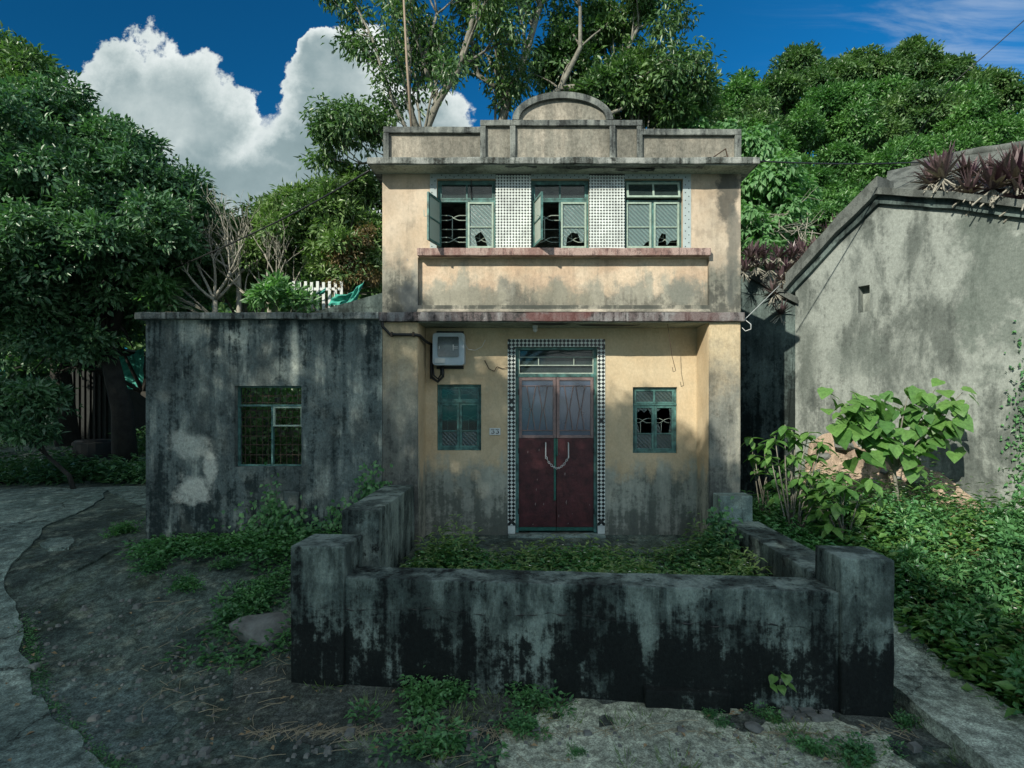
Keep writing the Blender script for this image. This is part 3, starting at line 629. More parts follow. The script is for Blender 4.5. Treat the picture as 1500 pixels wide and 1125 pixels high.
# glazed tiles round the upper windows
def oct_tile(m, cx, cz, y, s_, cut, th=0.006, mi=0):
    h = s_/2; k = cut
    pg = [(-h+k,-h),(h-k,-h),(h,-h+k),(h,h-k),(h-k,h),(-h+k,h),(-h,h-k),(-h,-h+k)]
    n = 8; vs = [(cx+a*0.96, y-th, cz+b*0.96) for a, b in pg]+[(cx+a, y, cz+b) for a, b in pg]
    m.add(vs, [tuple(range(n))]+[(i+n, (i+1) % n+n, (i+1) % n, i) for i in range(n)], mi)
for (a, b) in ((UW[0][1], UW[1][0]), (UW[1][1], UW[2][0])):
    MB().box(a, b, F-0.004, F-0.001, 3.867, 4.845).build('tile_backing', M['grout'], house)
    m = MB(); nx_ = 12; s_ = (b-a)/nx_; nz_ = int((4.78-3.867)/s_)
    for i in range(nx_):
        for j in range(nz_+3):
            if 3.867+s_*(j+1) <= 4.848 : oct_tile(m, a+s_*(i+.5)+random.uniform(-.0007,.0007), 3.867+s_*(j+.5)+random.uniform(-.0007,.0007), F-0.004-random.uniform(0,.0008), s_*0.98, s_*0.36)
    tag(m.build('mosaic_tile', M['tile_white'], house), kind='stuff')
m = MB(); m.box(-1.287, UW[0][0]-0.002, F-0.006, F-0.001, 3.867, 4.842).box(UW[2][1]+0.002, 2.103, F-0.006, F-0.001, 3.867, 4.842)
for q, (a, b) in enumerate(((UW[0][0], UW[0][1]), (UW[1][0], UW[1][1]), (UW[2][0], UW[2][1]))): m.box(a, b, F-0.006, F-0.001, 4.782, 4.842)
m.build('tile_border', M['tile_blue'], house)
m = MB()
for k in range(19):
    zz = 3.9+k*0.05
    for xx in (-1.262+(k % 2)*0.04, 2.03+(k % 2)*0.045): m.box(xx-0.006, xx+0.006, F-0.0085, F-0.006, zz-0.006, zz+0.006)
for k in range(60):
    xx = -1.19+k*0.054
    if xx < 2.0 and any(h[0]+.01 < xx < h[1]-.01 for h in UW): m.box(xx-0.006, xx+0.006, F-0.0085, F-0.006, 4.80+(k % 2)*0.025-0.006, 4.80+(k % 2)*0.025+0.006)
tag(m.build('dark_dot_tile', M['tile_black'], house), kind='stuff')

# door and its chequered surround
def diamond(m, cx, cz, h, y, th=0.005):
    pg = [(0,-h),(h,0),(0,h),(-h,0)]
    m.add([(cx+a*0.95, y-th, cz+b*0.95) for a, b in pg]+[(cx+a, y, cz+b) for a, b in pg], [(0,1,2,3)]+[(i+4, (i+1) % 4+4, (i+1) % 4, i) for i in range(4)])
bwid = 0.108; dx0, dx1, dz1 = DOOR[0], DOOR[1], DOOR[3]
MB().box(dx0-bwid, dx0, B-0.006, B-0.001, 0.04, dz1+bwid).box(dx1, dx1+bwid, B-0.006, B-0.001, 0.04, dz1+bwid).box(dx0, dx1, B-0.006, B-0.001, dz1, dz1+bwid).build('door_surround', M['grout'], house)
wm, bm_ = MB(), MB(); p = bwid/2; yb = B-0.006
def lattice(x0, x1, z0, z1):
    ni = int(round((x1-x0)/p)); nj = int(round((z1-z0)/p)); hx = (x1-x0)/ni; hz = (z1-z0)/nj; h = min(hx, hz)/2*0.97
    for i in range(ni):
        for j in range(nj):
            if random.random() > 0.02: diamond(bm_, x0+hx*(i+.5), z0+hz*(j+.5), h, yb)
            if i < ni-1 and j < nj-1 and random.random() > 0.03: diamond(wm, x0+hx*(i+1), z0+hz*(j+1), h, yb)
    for j in range(nj-1):          # half diamonds along the edges
        for xx, sgn in ((x0, 1), (x1, -1)): wm.add([(xx, yb-0.005, z0+hz*(j+1)-h), (xx+sgn*h, yb-0.005, z0+hz*(j+1)), (xx, yb-0.005, z0+hz*(j+1)+h)], [(0,1,2) if sgn > 0 else (2,1,0)])
    for i in range(ni-1):
        for zz, sgn in ((z0, 1), (z1, -1)): wm.add([(x0+hx*(i+1)-h, yb-0.005, zz), (x0+hx*(i+1)+h, yb-0.005, zz), (x0+hx*(i+1), yb-0.005, zz+sgn*h)], [(0,1,2) if sgn > 0 else (2,1,0)])
lattice(dx0-bwid, dx0, 0.16, dz1); lattice(dx1, dx1+bwid, 0.16, dz1); lattice(dx0-bwid, dx1+bwid, dz1, dz1+bwid)
wm.box(dx0-bwid+0.004, dx0-0.004, B-0.010, B-0.006, 0.045, 0.155).box(dx1+0.004, dx1+bwid-0.004, B-0.010, B-0.006, 0.045, 0.155)
tag(wm.build('white_lozenge_tile', M['tile_white'], house), kind='stuff'); tag(bm_.build('black_lozenge_tile', M['tile_black'], house), kind='stuff')

y = B+0.04; m = MB()
m.box(dx0, dx0+0.045, y, y+0.08, 0.05, dz1).box(dx1-0.045, dx1, y, y+0.08, 0.05, dz1).box(dx0+0.045, dx1-0.045, y, y+0.08, 2.23, 2.275).box(dx0+0.045, dx1-0.045, y, y+0.08, dz1-0.04, dz1)
dframe = m.build('door_frame', M['teal'], house, bevel=0.003)
m = MB(); zz0, zz1 = 2.277, dz1-0.042; fx0, fx1 = dx0+0.047, dx1-0.047
m.box(fx0, fx1, y+0.01, y+0.04, 2.39, 2.402).box(fx0, fx1, y+0.01, y+0.04, 2.505, 2.517).box(fx0+0.27, fx0+0.282, y+0.011, y+0.039, 2.402, 2.505).box(fx1-0.282, fx1-0.27, y+0.011, y+0.039, 2.402, 2.505)
m.box(fx0, fx0+0.012, y+0.012, y+0.038, zz0, zz1).box(fx1-0.012, fx1, y+0.012, y+0.038, zz0, zz1).box(fx0+0.012, fx1-0.012, y+0.012, y+0.038, zz0, zz0+0.015)
m.build('transom_bar', M['iron'], dframe)
MB().box(fx0+0.013, fx1-0.013, y+0.05, y+0.054, zz0, zz1).build('pane', M['glass_clear'], dframe)
xm = (dx0+dx1)/2
for k, (a, b) in enumerate(((dx0+0.048, xm-0.004), (xm+0.004, dx1-0.048))):
    zb, zs, zt = 0.075, 1.372, 2.226
    m = MB(); m.box(a, b, y+0.008, y+0.045, zb+0.05, zs)
    leaf = m.build('door_leaf', M['maroon'], house, bevel=0.004)
    m = MB(); frame_rect(m, a, b, zs+0.002, zt, y, y+0.045, 0.042); m.build('glazed_frame', M['mauve'], leaf, bevel=0.006)
    MB().box(a+0.042, b-0.042, y+0.024, y+0.029, zs+0.044, zt-0.042).build('pane', M['glass_door'], leaf)
    g = MB(); yg = y+0.012; r = 0.0065; gx0, gx1 = a+0.042, b-0.042; t0, t1 = zs+0.11, zt-0.12; zmid = (t0+t1)/2-0.02; cw = (gx1-gx0)
    rod(g, [(gx0, yg, t0), (gx1, yg, t0)], r); rod(g, [(gx0, yg, t1), (gx1, yg, t1)], r)
    for cc in (gx0+cw*0.30, gx0+cw*0.68):
        for sgn in (-1, 1): rod(g, [(cc+sgn*cw*0.145, yg, t1), (cc+sgn*cw*0.025, yg, zmid), (cc+sgn*cw*0.13, yg, t0)], r)
        rod(g, [(cc-cw*0.03, yg, zmid), (cc+cw*0.03, yg, zmid)], r)
    g.build('grille', M['mauve'], leaf)
    ch = MB()
    for q in range(9):
        cx_, cz_ = random.uniform(a+0.03, b-0.03), random.choice((random.uniform(0.16, 1.3), random.uniform(0.14, 0.45))); e = random.uniform(0.003, 0.012); el = random.uniform(1, 3.5)
        ch.add([(cx_-e, y+0.0065, cz_), (cx_, y+0.0065, cz_-e*el), (cx_+e*random.uniform(.4, 1), y+0.0065, cz_+e*0.3), (cx_+e*0.2, y+0.0065, cz_+e*el)], [(0,1,2,3)])
    tag(ch.build('paint_chip', M['mauve'], leaf), kind='stuff')
    s_ = MB(); s_.box(a, b, y+0.004, y+0.045, zb, zb+0.048); s_.box(*((b-0.03, b) if k == 0 else (a, a+0.014)), y+0.002, y+0.008, 0.5 if k == 0 else 1.12, zs-0.002); s_.build('green_edge_strip', M['green_paint'], leaf)
    hx = b-0.145 if k == 0 else a+0.165
    h = MB(); h.tube([(hx, y+0.01, 1.31), (hx, y-0.045, 1.30), (hx, y-0.05, 1.10), (hx, y+0.01, 1.09)], 0.0085, 6); h.build('pull_handle', M['white'], leaf)
    hh = MB()
    for zh in (2.02, 1.2, 0.35): hh.box(*((a-0.012, a+0.004) if k == 0 else (b-0.004, b+0.012)), y-0.008, y, zh-0.04, zh+0.04)
    hh.build('hinge', M['black'], leaf)
hL, hR = xm-0.004-0.145, xm+0.004+0.165
chain = thing('door_chain', 'pale twisted chain looped between the two door handles', 'chain', (xm, y-0.06, 1.1))
pts = [Vector((hL+(hR-hL)*i/18, y-0.062, 1.12-0.16*(1-((i-9)/9)**2)+0.006*math.sin(i*2.1))) for i in range(19)]
m = MB()
for i in range(18):
    a, b = pts[i], pts[i+1]; c_ = (a+b)/2; d_ = (b-a); L = d_.length*0.62; d_.normalize(); s_ = Vector((0, 1, 0)) if i % 2 else Vector((0, 1, 0)).cross(d_)
    ring = [c_+d_*math.cos(q)*L+s_*math.sin(q)*0.013 for q in np.linspace(0, 2*math.pi, 9)]
    m.tube(ring, 0.0035, 5, cap=False)
m.build('chain_links', M['white'], chain)
MB().box(DOOR[0]-0.1, DOOR[1]+0.1, B-0.12, B+0.2, -0.04, 0.04).build('threshold', M['wall_top'], house, bevel=0.01, rough=0.006)
MB().box(pl+0.01, pr-0.01, 6.98, B-0.002, -0.25, -0.045).build('porch_floor', M['floor_tile'], house, bevel=0.012, rough=0.008)
m = MB(); m.box(2.392, 2.805, 6.85, F-0.002, -0.5, 0.70); m.build('plinth_block', M['wall_top'], house, bevel=0.012, rough=0.008)

# ------------------------------------------------------------------ small things on the house
mt = thing('electric_meter_box', 'grey meter box with rounded corners on the porch wall', 'meter box', (-1.1, B-0.1, 2.2))
x0, x1, z0, z1 = X(633, 7.42), X(680, 7.42), Z(535, 7.42), Z(487, 7.42)
def rrect(x0, x1, z0, z1, r, n=6):
    o = []
    for cx, cz, a0 in ((x1-r, z0+r, -90), (x1-r, z1-r, 0), (x0+r, z1-r, 90), (x0+r, z0+r, 180)):
        for i in range(n+1): a = math.radians(a0+90*i/n); o.append((cx+r*math.cos(a), cz+r*math.sin(a)))
    return o
MB().prism(rrect(x0, x1, z0, z1, 0.045), 7.44, B-0.03).build('housing', M['meter'], mt, bevel=0.01)
MB().prism(rrect(x0+0.075, x1-0.075, z0+0.115, z1-0.055, 0.02), 7.425, 7.438).build('window', M['meter_glass'], mt)
MB().box(x1-0.155, x1-0.085, 7.418, 7.4245, z0+0.25, z0+0.255).box(x1-0.155, x1-0.085, 7.418, 7.4245, z0+0.23, z0+0.236).box(x1-0.155, x1-0.145, 7.418, 7.4245, z0+0.20, z0+0.28).box(x0+0.09, x0+0.10, 7.418, 7.4245, z0+0.22, z0+0.26).build('dial_and_reflection', M['white'], mt)  # white strokes paint a reflection in the window beside the pale dial
MB().box(x0+0.035, x0+0.175, 7.42, 7.4385, z0+0.03, z0+0.095).build('label_plate', M['white'], mt)
MB().box(x0+0.03, x1-0.03, B-0.028, B-0.003, z0-0.04, z1+0.04).build('back_board', M['dark_inside'], mt)

cb = thing('power_cable', 'thick black cable running under the slab down to the meter box', 'cable', (xl, F, 2.8))
m = MB(); c1 = X(560, 7.06); y_ = F-0.03
m.tube([(c1, y_, 3.02), (c1+0.0, y_, 2.86), (c1+0.10, y_, 2.755), (c1+0.44, y_, 2.75), (pl+0.03, y_+0.02, 2.74), (pl+0.05, y_+0.25, 2.70), (pl+0.12, B-0.05, 2.66), (x0-0.03, B-0.08, 2.66), (x0-0.035, B-0.08, 2.2), (x0-0.02, B-0.1, z0-0.16), (x0+0.06, B-0.1, z0-0.22), (x0+0.13, B-0.1, z0-0.15), (x0+0.13, B-0.1, z0)], 0.020, 7)
m.tube([(x0-0.02, B-0.06, z0+0.05), (x0+0.0, B-0.07, z0-0.13), (x0+0.06, B-0.07, z0-0.18), (x0+0.10, B-0.08, z0-0.12), (x0+0.1, B-0.08, z0)], 0.013, 7)
m.build('cable', M['black'], cb, smooth=True)
clip = MB()
for xx in (c1+0.12, c1+0.4): clip.box(xx-0.01, xx+0.01, y_-0.026, y_+0.028, 2.725, 2.785)
clip.build('cable_clip', M['rust'], cb)

pn = thing('house_number_plate', 'small white plate with the number 33 left of the door', 'number plate', (X(724, B), B-0.01, Z(632, B)))
px0, px1, pz0, pz1 = X(717, B), X(733, B), Z(637, B), Z(627, B)
MB().box(px0, px1, B-0.012, B-0.001, pz0, pz1).build('plate', M['white'], pn, bevel=0.002)
m = MB(); hh = (pz1-pz0)
for cx in (px0+0.047, px1-0.043):
    a = 0.02; zt_, zb_ = pz1-0.019, pz0+0.019; yb_ = B-0.0135
    path = [(cx-a, zt_-0.012), (cx-a, zt_), (cx+a, zt_), (cx-0.002, zt_-0.024), (cx+0.012, zt_-0.026), (cx+a, zb_+0.018), (cx+0.010, zb_+0.003), (cx-0.006, zb_), (cx-a, zb_+0.010)]
    m.tube([(q[0], yb_, q[1]) for q in path], [0.0035, 0.004, 0.0035, 0.004, 0.005, 0.0065, 0.005, 0.004, 0.006], 5)
m.build('digits', M['black'], pn)

lb = thing('ceiling_lamp', 'small white bulb holder under the porch slab above the door', 'lamp', (X(784, 7.3), 7.35, 2.9))
m = MB(); cx, cy = X(784, 7.3), 7.35
m.tube([(cx, cy, 2.915), (cx, cy, 2.875)], 0.035, 10); m.build('holder', M['white'], lb)
m = MB(); m.tube([(cx, cy, 2.878), (cx, cy, 2.865), (cx, cy, 2.84), (cx, cy, 2.82)], [0.02, 0.032, 0.03, 0.012], 10); m.build('bulb', M['white'], lb, smooth=True)

def wire(name, label, pts, r, mat, cat='wire', sag=0.0, n=14):
    o = []
    pts = [Vector(q) for q in pts]
    for a, b in zip(pts[:-1], pts[1:]):
        for i in range(n):
            t = i/n; q = a.lerp(b, t); q.z -= sag*4*t*(1-t)*(b-a).length; o.append(q)
    o.append(pts[-1]); m = MB(); m.tube(o, r, 5)
    return tag(m.build(name, mat, smooth=True), label, cat)
wire('hanging_string', 'thin string with a hooked end hanging from the porch slab', [(X(978,7.2), 7.2, 2.91), (X(984,7.3), 7.3, Z(520,7.3)), (X(990,7.35), 7.35, Z(543,7.35)), (X(986,7.35), 7.35, Z(545,7.35)), (X(985,7.35), 7.35, Z(538,7.35))], 0.004, M['rust'], 'string', n=4)
wire('loose_wire', 'thin brown wire curling on the wall left of the door', [at(710,528,B-.03), at(716,540,B-.02), at(724,544,B-.02), at(728,537,B-.02), at(736,540,B-.02), at(745,538,B-.02)], 0.005, M['rust'], n=4)
wire('frayed_cord', 'thin pale cord dangling right of the meter box', [at(672,488,7.4), at(679,500,7.42), at(686,512,7.5), at(696,513,7.52), at(706,508,7.55), at(711,498,7.58)], 0.004, M['white'], 'cord', n=4)
wire('white_rope', 'white rope with a curled end tied at the right end of the floor slab', [at(1145,415,8.6), at(1091,468,7.1), at(1100,475,7.05), at(1100,482,7.05), at(1092,485,7.08), at(1087,480,7.1)], 0.0045, M['white'], 'rope', n=5)
wire('white_drain_cord', 'pale cord standing against the left pilaster beside the porch', [at(617,690,B-.25), at(617,730,B-.3), at(611,755,B-.45), at(610,790,B-.5)], 0.006, M['white'], 'cord', n=4)
wire('overhead_cable', 'black overhead cable slanting from left cornice corner down to trees', [at(541,250,7.0), at(420,318,9.0), at(250,395,12.0)], 0.014, M['black'], 'cable', sag=0.005)
wire('roof_cable', 'dark cable from right cornice end across to the old roof', [at(1108,236,6.95), at(1340,238,8.4), at(1500,236,9)], 0.010, M['black'], 'cable', sag=0.008)
wire('sky_cable', 'thin dark cable crossing the sky down to the old gable', [at(1520,12,9.0), at(1400,118,9.4), at(1200,395,14)], 0.008, M['black'], 'cable', sag=0.004)
br = thing('iron_bracket', 'bent rusty iron bracket standing on the right end of the cornice', 'bracket', (X(1058, 6.9), 6.9, 4.93))
m = MB(); m.tube([at(1044,231,6.9), at(1063,218,6.9), at(1066,230,6.9)], 0.009, 5); m.tube([at(1063,218,6.9), at(1065,228,6.95), at(1060,230,6.9), at(1069,231,6.85)], 0.008, 5); m.build('bracket_arm', M['rust'], br)
tag(MB().tube([at(604,205,8.6), at(596,90,8.6), at(590,-30,8.6)], [0.022, 0.02, 0.015], 7).build('bamboo_pole', M['bamboo'], smooth=True), 'tall thin bamboo pole standing behind the left parapet wing', 'pole')

# ------------------------------------------------------------------ annex
AL = -4.99
annex = thing('annex', 'low grey flat-topped annex with an overgrown barred window', 'annex', (-3.4, F, 0))
AW = (-3.834, -2.964, 1.036, 2.09)
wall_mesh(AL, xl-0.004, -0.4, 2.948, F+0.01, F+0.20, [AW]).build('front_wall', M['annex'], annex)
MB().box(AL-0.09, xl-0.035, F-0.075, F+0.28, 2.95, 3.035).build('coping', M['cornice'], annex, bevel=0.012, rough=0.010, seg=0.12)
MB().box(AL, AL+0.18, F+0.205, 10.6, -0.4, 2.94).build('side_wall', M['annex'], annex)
MB().box(AL+0.185, xl-0.01, 10.4, 10.6, -0.4, 2.6).build('rear_wall', M['old_wall'], annex)
MB().prism([(X(450, 9), 3.06), (xl-0.01, 3.06), (xl-0.01, Z(441, 9))], 8.0, 9.6).build('lean_to_roof', M['dark_wall'], annex)
m = MB(); y = F+0.09; frame_rect(m, AW[0], AW[1], AW[2], AW[3], y, y+0.045, 0.022); zt = Z(594); xmm = X(394)
m.box(AW[0]-0.01, AW[1]+0.002, y-0.012, y+0.044, zt-0.013, zt+0.013).box(xmm-0.012, xmm+0.012, y-0.004, y+0.043, AW[2]+0.022, zt-0.013)
fr = m.build('window_frame', M['teal'], annex, bevel=0.003)
m = MB(); frame_rect(m, xmm+0.014, AW[1]-0.022, Z(625), zt-0.014, y-0.006, y+0.03, 0.02); m.build('sash', M['pale_teal'], fr)
m = MB()
for pz in (580, 590, 602, 612, 625, 640, 653, 668): rod(m, [(AW[0], y+0.07, Z(pz)), (AW[1], y+0.07, Z(pz))], 0.006)
for px in (350, 358, 367, 376, 385, 403, 412, 421, 430): rod(m, [(X(px), y+0.07, AW[2]), (X(px), y+0.07, AW[3])], 0.004)
m.build('bar_grille', M['rust'], fr)
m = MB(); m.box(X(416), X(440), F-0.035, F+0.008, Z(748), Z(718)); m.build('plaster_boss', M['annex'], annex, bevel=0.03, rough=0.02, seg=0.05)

# ------------------------------------------------------------------ yard wall
yard = thing('yard_wall', 'low blackened concrete yard wall with square corner pillars', 'wall', (0.4, 4.5, -0.6))
lz, rz_ = 4.70, 4.33
def quadprism(m, pts, z0, z1):     # plan quadrilateral (counter-clockwise from above)
    n = len(pts); vs = [(a, b, z0) for a, b in pts]+[(a, b, z1) for a, b in pts]
    return m.add(vs, [tuple(reversed(range(n))), tuple(range(n, 2*n))]+[(i, (i+1) % n, (i+1) % n+n, i+n) for i in range(n)])
def yf(x): t = (x+1.6)/(2.477+1.6); return lz+(rz_-lz)*t
a0, a1 = -1.598, 2.477
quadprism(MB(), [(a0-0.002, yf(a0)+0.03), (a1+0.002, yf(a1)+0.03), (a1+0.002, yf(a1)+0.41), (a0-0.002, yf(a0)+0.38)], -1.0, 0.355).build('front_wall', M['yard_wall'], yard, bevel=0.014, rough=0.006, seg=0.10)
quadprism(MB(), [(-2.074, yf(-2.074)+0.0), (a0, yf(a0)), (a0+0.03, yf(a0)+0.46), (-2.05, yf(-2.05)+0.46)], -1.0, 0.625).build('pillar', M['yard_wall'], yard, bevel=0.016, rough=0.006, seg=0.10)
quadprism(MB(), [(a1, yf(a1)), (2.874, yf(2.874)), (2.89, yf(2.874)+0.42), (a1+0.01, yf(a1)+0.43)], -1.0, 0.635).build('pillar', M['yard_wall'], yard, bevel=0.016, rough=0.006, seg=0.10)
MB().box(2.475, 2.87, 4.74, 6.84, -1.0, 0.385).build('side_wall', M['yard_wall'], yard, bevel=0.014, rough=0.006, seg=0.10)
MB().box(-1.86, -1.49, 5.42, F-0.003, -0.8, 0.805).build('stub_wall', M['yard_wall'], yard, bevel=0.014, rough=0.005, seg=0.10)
# base course and the footing
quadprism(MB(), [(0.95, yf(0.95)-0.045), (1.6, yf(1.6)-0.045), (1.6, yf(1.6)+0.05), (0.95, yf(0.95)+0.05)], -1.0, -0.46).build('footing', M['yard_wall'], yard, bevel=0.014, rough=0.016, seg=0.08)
# horizontal crack below the coping, no groove is cut: a thin dark tube paints its shadow
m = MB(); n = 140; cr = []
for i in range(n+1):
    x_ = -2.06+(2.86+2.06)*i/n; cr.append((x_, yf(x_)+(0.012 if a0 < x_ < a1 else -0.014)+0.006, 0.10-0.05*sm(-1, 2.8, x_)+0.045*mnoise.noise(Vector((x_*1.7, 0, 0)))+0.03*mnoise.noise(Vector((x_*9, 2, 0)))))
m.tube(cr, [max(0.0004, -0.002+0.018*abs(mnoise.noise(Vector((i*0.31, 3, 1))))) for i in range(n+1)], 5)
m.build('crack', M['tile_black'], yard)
sheet('wall_foot_soil', [(-2.6,4.9), (-2.5,4.1), (-1.6,4.0), (-0.6,4.25), (0.5,4.15), (1.2,4.22), (2.2,4.05), (3.0,3.95), (3.0,4.6), (-1.8,5.0)], M['soil'], 0.010, 0.02, 0.10)
MB().box(pl-0.03, 2.474, 5.0, 6.979, -0.6, -0.12).build('yard_soil', M['soil'], yard, rough=0.03, seg=0.2)

# ------------------------------------------------------------------ old house on the right
A = Vector((4.68, 9.6)); Bv = Vector((6.34, 7.0)); dr = (Bv-A).normalized(); nr = Vector((dr.y, -dr.x))    # dr runs towards the viewer, nr points out of the wall
if nr.x > 0: nr = -nr
old = thing('old_house', 'old grey rendered house with sloping gable and tiny slit window', 'house', (A.x, A.y, 0))
def onwall(px, py, off=0.0):       # a point of the gable wall seen at a photograph point
    k = (px-775)/800; A2 = A+nr*off
    s_ = (k*A2.y-A2.x)/(dr.x-k*dr.y); Y_ = A2.y+dr.y*s_
    return s_, EYE-(py-590)/800*Y_
R3 = Matrix(((dr.x, -nr.x, 0, A.x), (dr.y, -nr.y, 0, A.y), (0, 0, 1, 0), (0, 0, 0, 1)))   # local x along the wall, local y into the house
def wp(px, py): return onwall(px, py)
prof = [wp(1165, 425), wp(1232, 352), wp(1290, 297), wp(1400, 305), wp(1500, 318), wp(1620, 330)]
sx = prof[0][0]; ex = prof[-1][0]
slit = [wp(1257, 420), wp(1274, 420), wp(1274, 456), wp(1257, 456)]
s0, s1 = slit[0][0], slit[1][0]; szt, szb = slit[0][1], slit[2][1]
def ztop(s_):
    for (a, za), (b, zb_) in zip(prof[:-1], prof[1:]):
        if a <= s_ <= b: return za+(zb_-za)*(s_-a)/(b-a)
    return prof[-1][1] if s_ > ex else prof[0][1]
m = MB()
m.prism([(sx, -0.5), (s0, -0.5), (s0, ztop(s0)), (prof[1][0], prof[1][1]), (sx, prof[0][1])], 0, 0.35, M=R3)
m.prism([(s0, -0.5), (s1, -0.5), (s1, szb), (s0, szb)], 0, 0.35, M=R3).prism([(s0, szt), (s1, szt), (s1, ztop(s1)), (s0, ztop(s0))], 0, 0.35, M=R3)
m.prism([(s1, -0.5), (ex, -0.5)]+[(a, b) for a, b in reversed(prof) if a > s1]+[(s1, ztop(s1))], 0, 0.35, M=R3)
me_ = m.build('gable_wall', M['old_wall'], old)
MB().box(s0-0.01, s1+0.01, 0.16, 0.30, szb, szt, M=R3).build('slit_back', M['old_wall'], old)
# mouldings following the roof line
def strip_along(path, w0, w1, h0, h1, mat, name, rough=0.01):
    m = MB(); vs = []
    for (a, z_) in path:
        for (yy_, zz_) in ((w0, h0), (w1, h0), (w1, h1), (w0, h1)): vs.append(R3 @ Vector((a, yy_, z_+zz_)))
    n = len(path); m.add(vs, [(4*i+k, 4*i+4+k, 4*i+4+(k+1) % 4, 4*i+(k+1) % 4) for i in range(n-1) for k in range(4)]+[(0,1,2,3), (4*n-1, 4*n-2, 4*n-3, 4*n-4)])
    o = m.build(name, mat, old); 
    bm = bmesh.new(); bm.from_mesh(o.data); bmesh.ops.recalc_face_normals(bm, faces=list(bm.faces))
    for _ in range(4):
        es = [e for e in bm.edges if e.calc_length() > 0.3]
        if es: bmesh.ops.subdivide_edges(bm, edges=es, cuts=1, use_grid_fill=True)
    for v_ in bm.verts: v_.co += Vector((mnoise.noise(v_.co*4), mnoise.noise(v_.co*4+Vector((5,0,0))), mnoise.noise(v_.co*4+Vector((0,5,0)))))*rough
    bm.to_mesh(o.data); bm.free(); return o
full = [(sx-0.12, prof[0][1]-0.10)]+prof[1:]
strip_along(full, -0.07, 0.30, -0.02, 0.10, M['dark_wall'], 'lower_moulding')
strip_along(full, -0.17, 0.40, 0.10, 0.20, M['roof_old'], 'upper_moulding', 0.015)
strip_along(full[:3], -0.10, 0.40, 0.20, 0.40, M['roof_old'], 'raking_cap', 0.02)
# roof slope rising behind the moulding
m = MB(); pk = prof[2]; rv = []
back = [onwall(px, py, -1.3) for px, py in ((1300,252), (1336,243), (1420,226), (1500,214), (1640,196))]
frt = [onwall(px, py, 0.05) for px, py in ((1294,288), (1330,292), (1420,299), (1500,308), (1640,322))]
for k, ((a, z_), (a2, z2)) in enumerate(zip(frt, back)):
    for j in range(7):
        t = j/6; q = R3 @ Vector((a+(a2-a)*t, -0.05+1.35*t, z_+(z2-z_)*t)); rv.append(q+Vector((0, 0, 0.03*mnoise.noise(q*2))))
m.add(rv, [(i*7+j, (i+1)*7+j, (i+1)*7+j+1, i*7+j+1) for i in range(4) for j in range(6)])
m.build('roof', M['roof_old'], old, smooth=True)
rp = [R3 @ Vector((a, 1.32, z_+0.02)) for a, z_ in back[1:]]
m = MB(); m.tube(rp, 0.07, 8); m.build('ridge', M['roof_old'], old, smooth=True, rough=0.02, seg=0.2)
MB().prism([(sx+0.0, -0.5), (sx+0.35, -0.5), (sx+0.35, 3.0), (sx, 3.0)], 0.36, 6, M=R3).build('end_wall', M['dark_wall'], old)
# bare clay where the render has fallen, proud stones in it
cl = [wp(1185,652), wp(1200,638), wp(1222,632), wp(1245,640), wp(1262,655), wp(1290,668), wp(1340,678), wp(1375,690), wp(1405,712), wp(1440,742), wp(1480,770), wp(1540,800), wp(1620,830)]
m = MB(); vs = []; n = len(cl)
dense = []
for (a, za), (b, zb_) in zip(cl[:-1], cl[1:]):
    for k in range(12): t = k/12; dense.append((a+(b-a)*t, za+(zb_-za)*t+0.05*mnoise.noise(Vector((a+(b-a)*t, 2, 1))*6)))
rows = 26
for (a, z_) in dense:
    for r in range(rows):
        t = r/(rows-1); zz = z_*(1-t)+(-0.3)*t
        off = -0.015-0.5*t**1.3+(0.07*mnoise.noise(Vector((a*4, zz*4, 3)))+0.05*mnoise.noise(Vector((a*11, zz*11, 3)))+0.03*mnoise.noise(Vector((a*23, zz*23, 1))))*min(1, t*6+.15)
        vs.append(R3 @ Vector((a, off, zz)))
nd = len(dense)
m.add(vs, [(i*rows+r, i*rows+r+1, (i+1)*rows+r+1, (i+1)*rows+r) for i in range(nd-1) for r in range(rows-1)])
m.build('fallen_render_patch', M['clay'], old, smooth=True)
def rock_mesh(name, r, seed, flat=0.7, sub=2):
    bm = bmesh.new(); bmesh.ops.create_icosphere(bm, subdivisions=sub, radius=r)
    for v_ in bm.verts:
        n_ = mnoise.noise(v_.co/r*1.1+Vector((seed*7.3, 0, 0))); v_.co *= 1+0.38*n_+0.12*mnoise.noise(v_.co/r*3+Vector((seed, 4, 0))); v_.co.z *= flat
    me = bpy.data.meshes.new(name); bm.to_mesh(me); bm.free(); me.materials.append(M['stone']); return me
for k, (px, py, r) in enumerate(((1440,765,0.07),(1300,690,0.06),(1285,705,0.09),(1365,730,0.08),(1400,740,0.05),(1320,700,0.05),(1212,668,0.10), (1240,650,0.14), (1207,690,0.07), (1350,705,0.13), (1330,735,0.09), (1225,705,0.06))):
    a, z_ = wp(px, py); o = bpy.data.objects.new('stone', rock_mesh('stone', r, k+1)); C.objects.link(o); o.parent = old
    o.location = (R3 @ Vector((a, -0.10, z_)))-wloc(old)

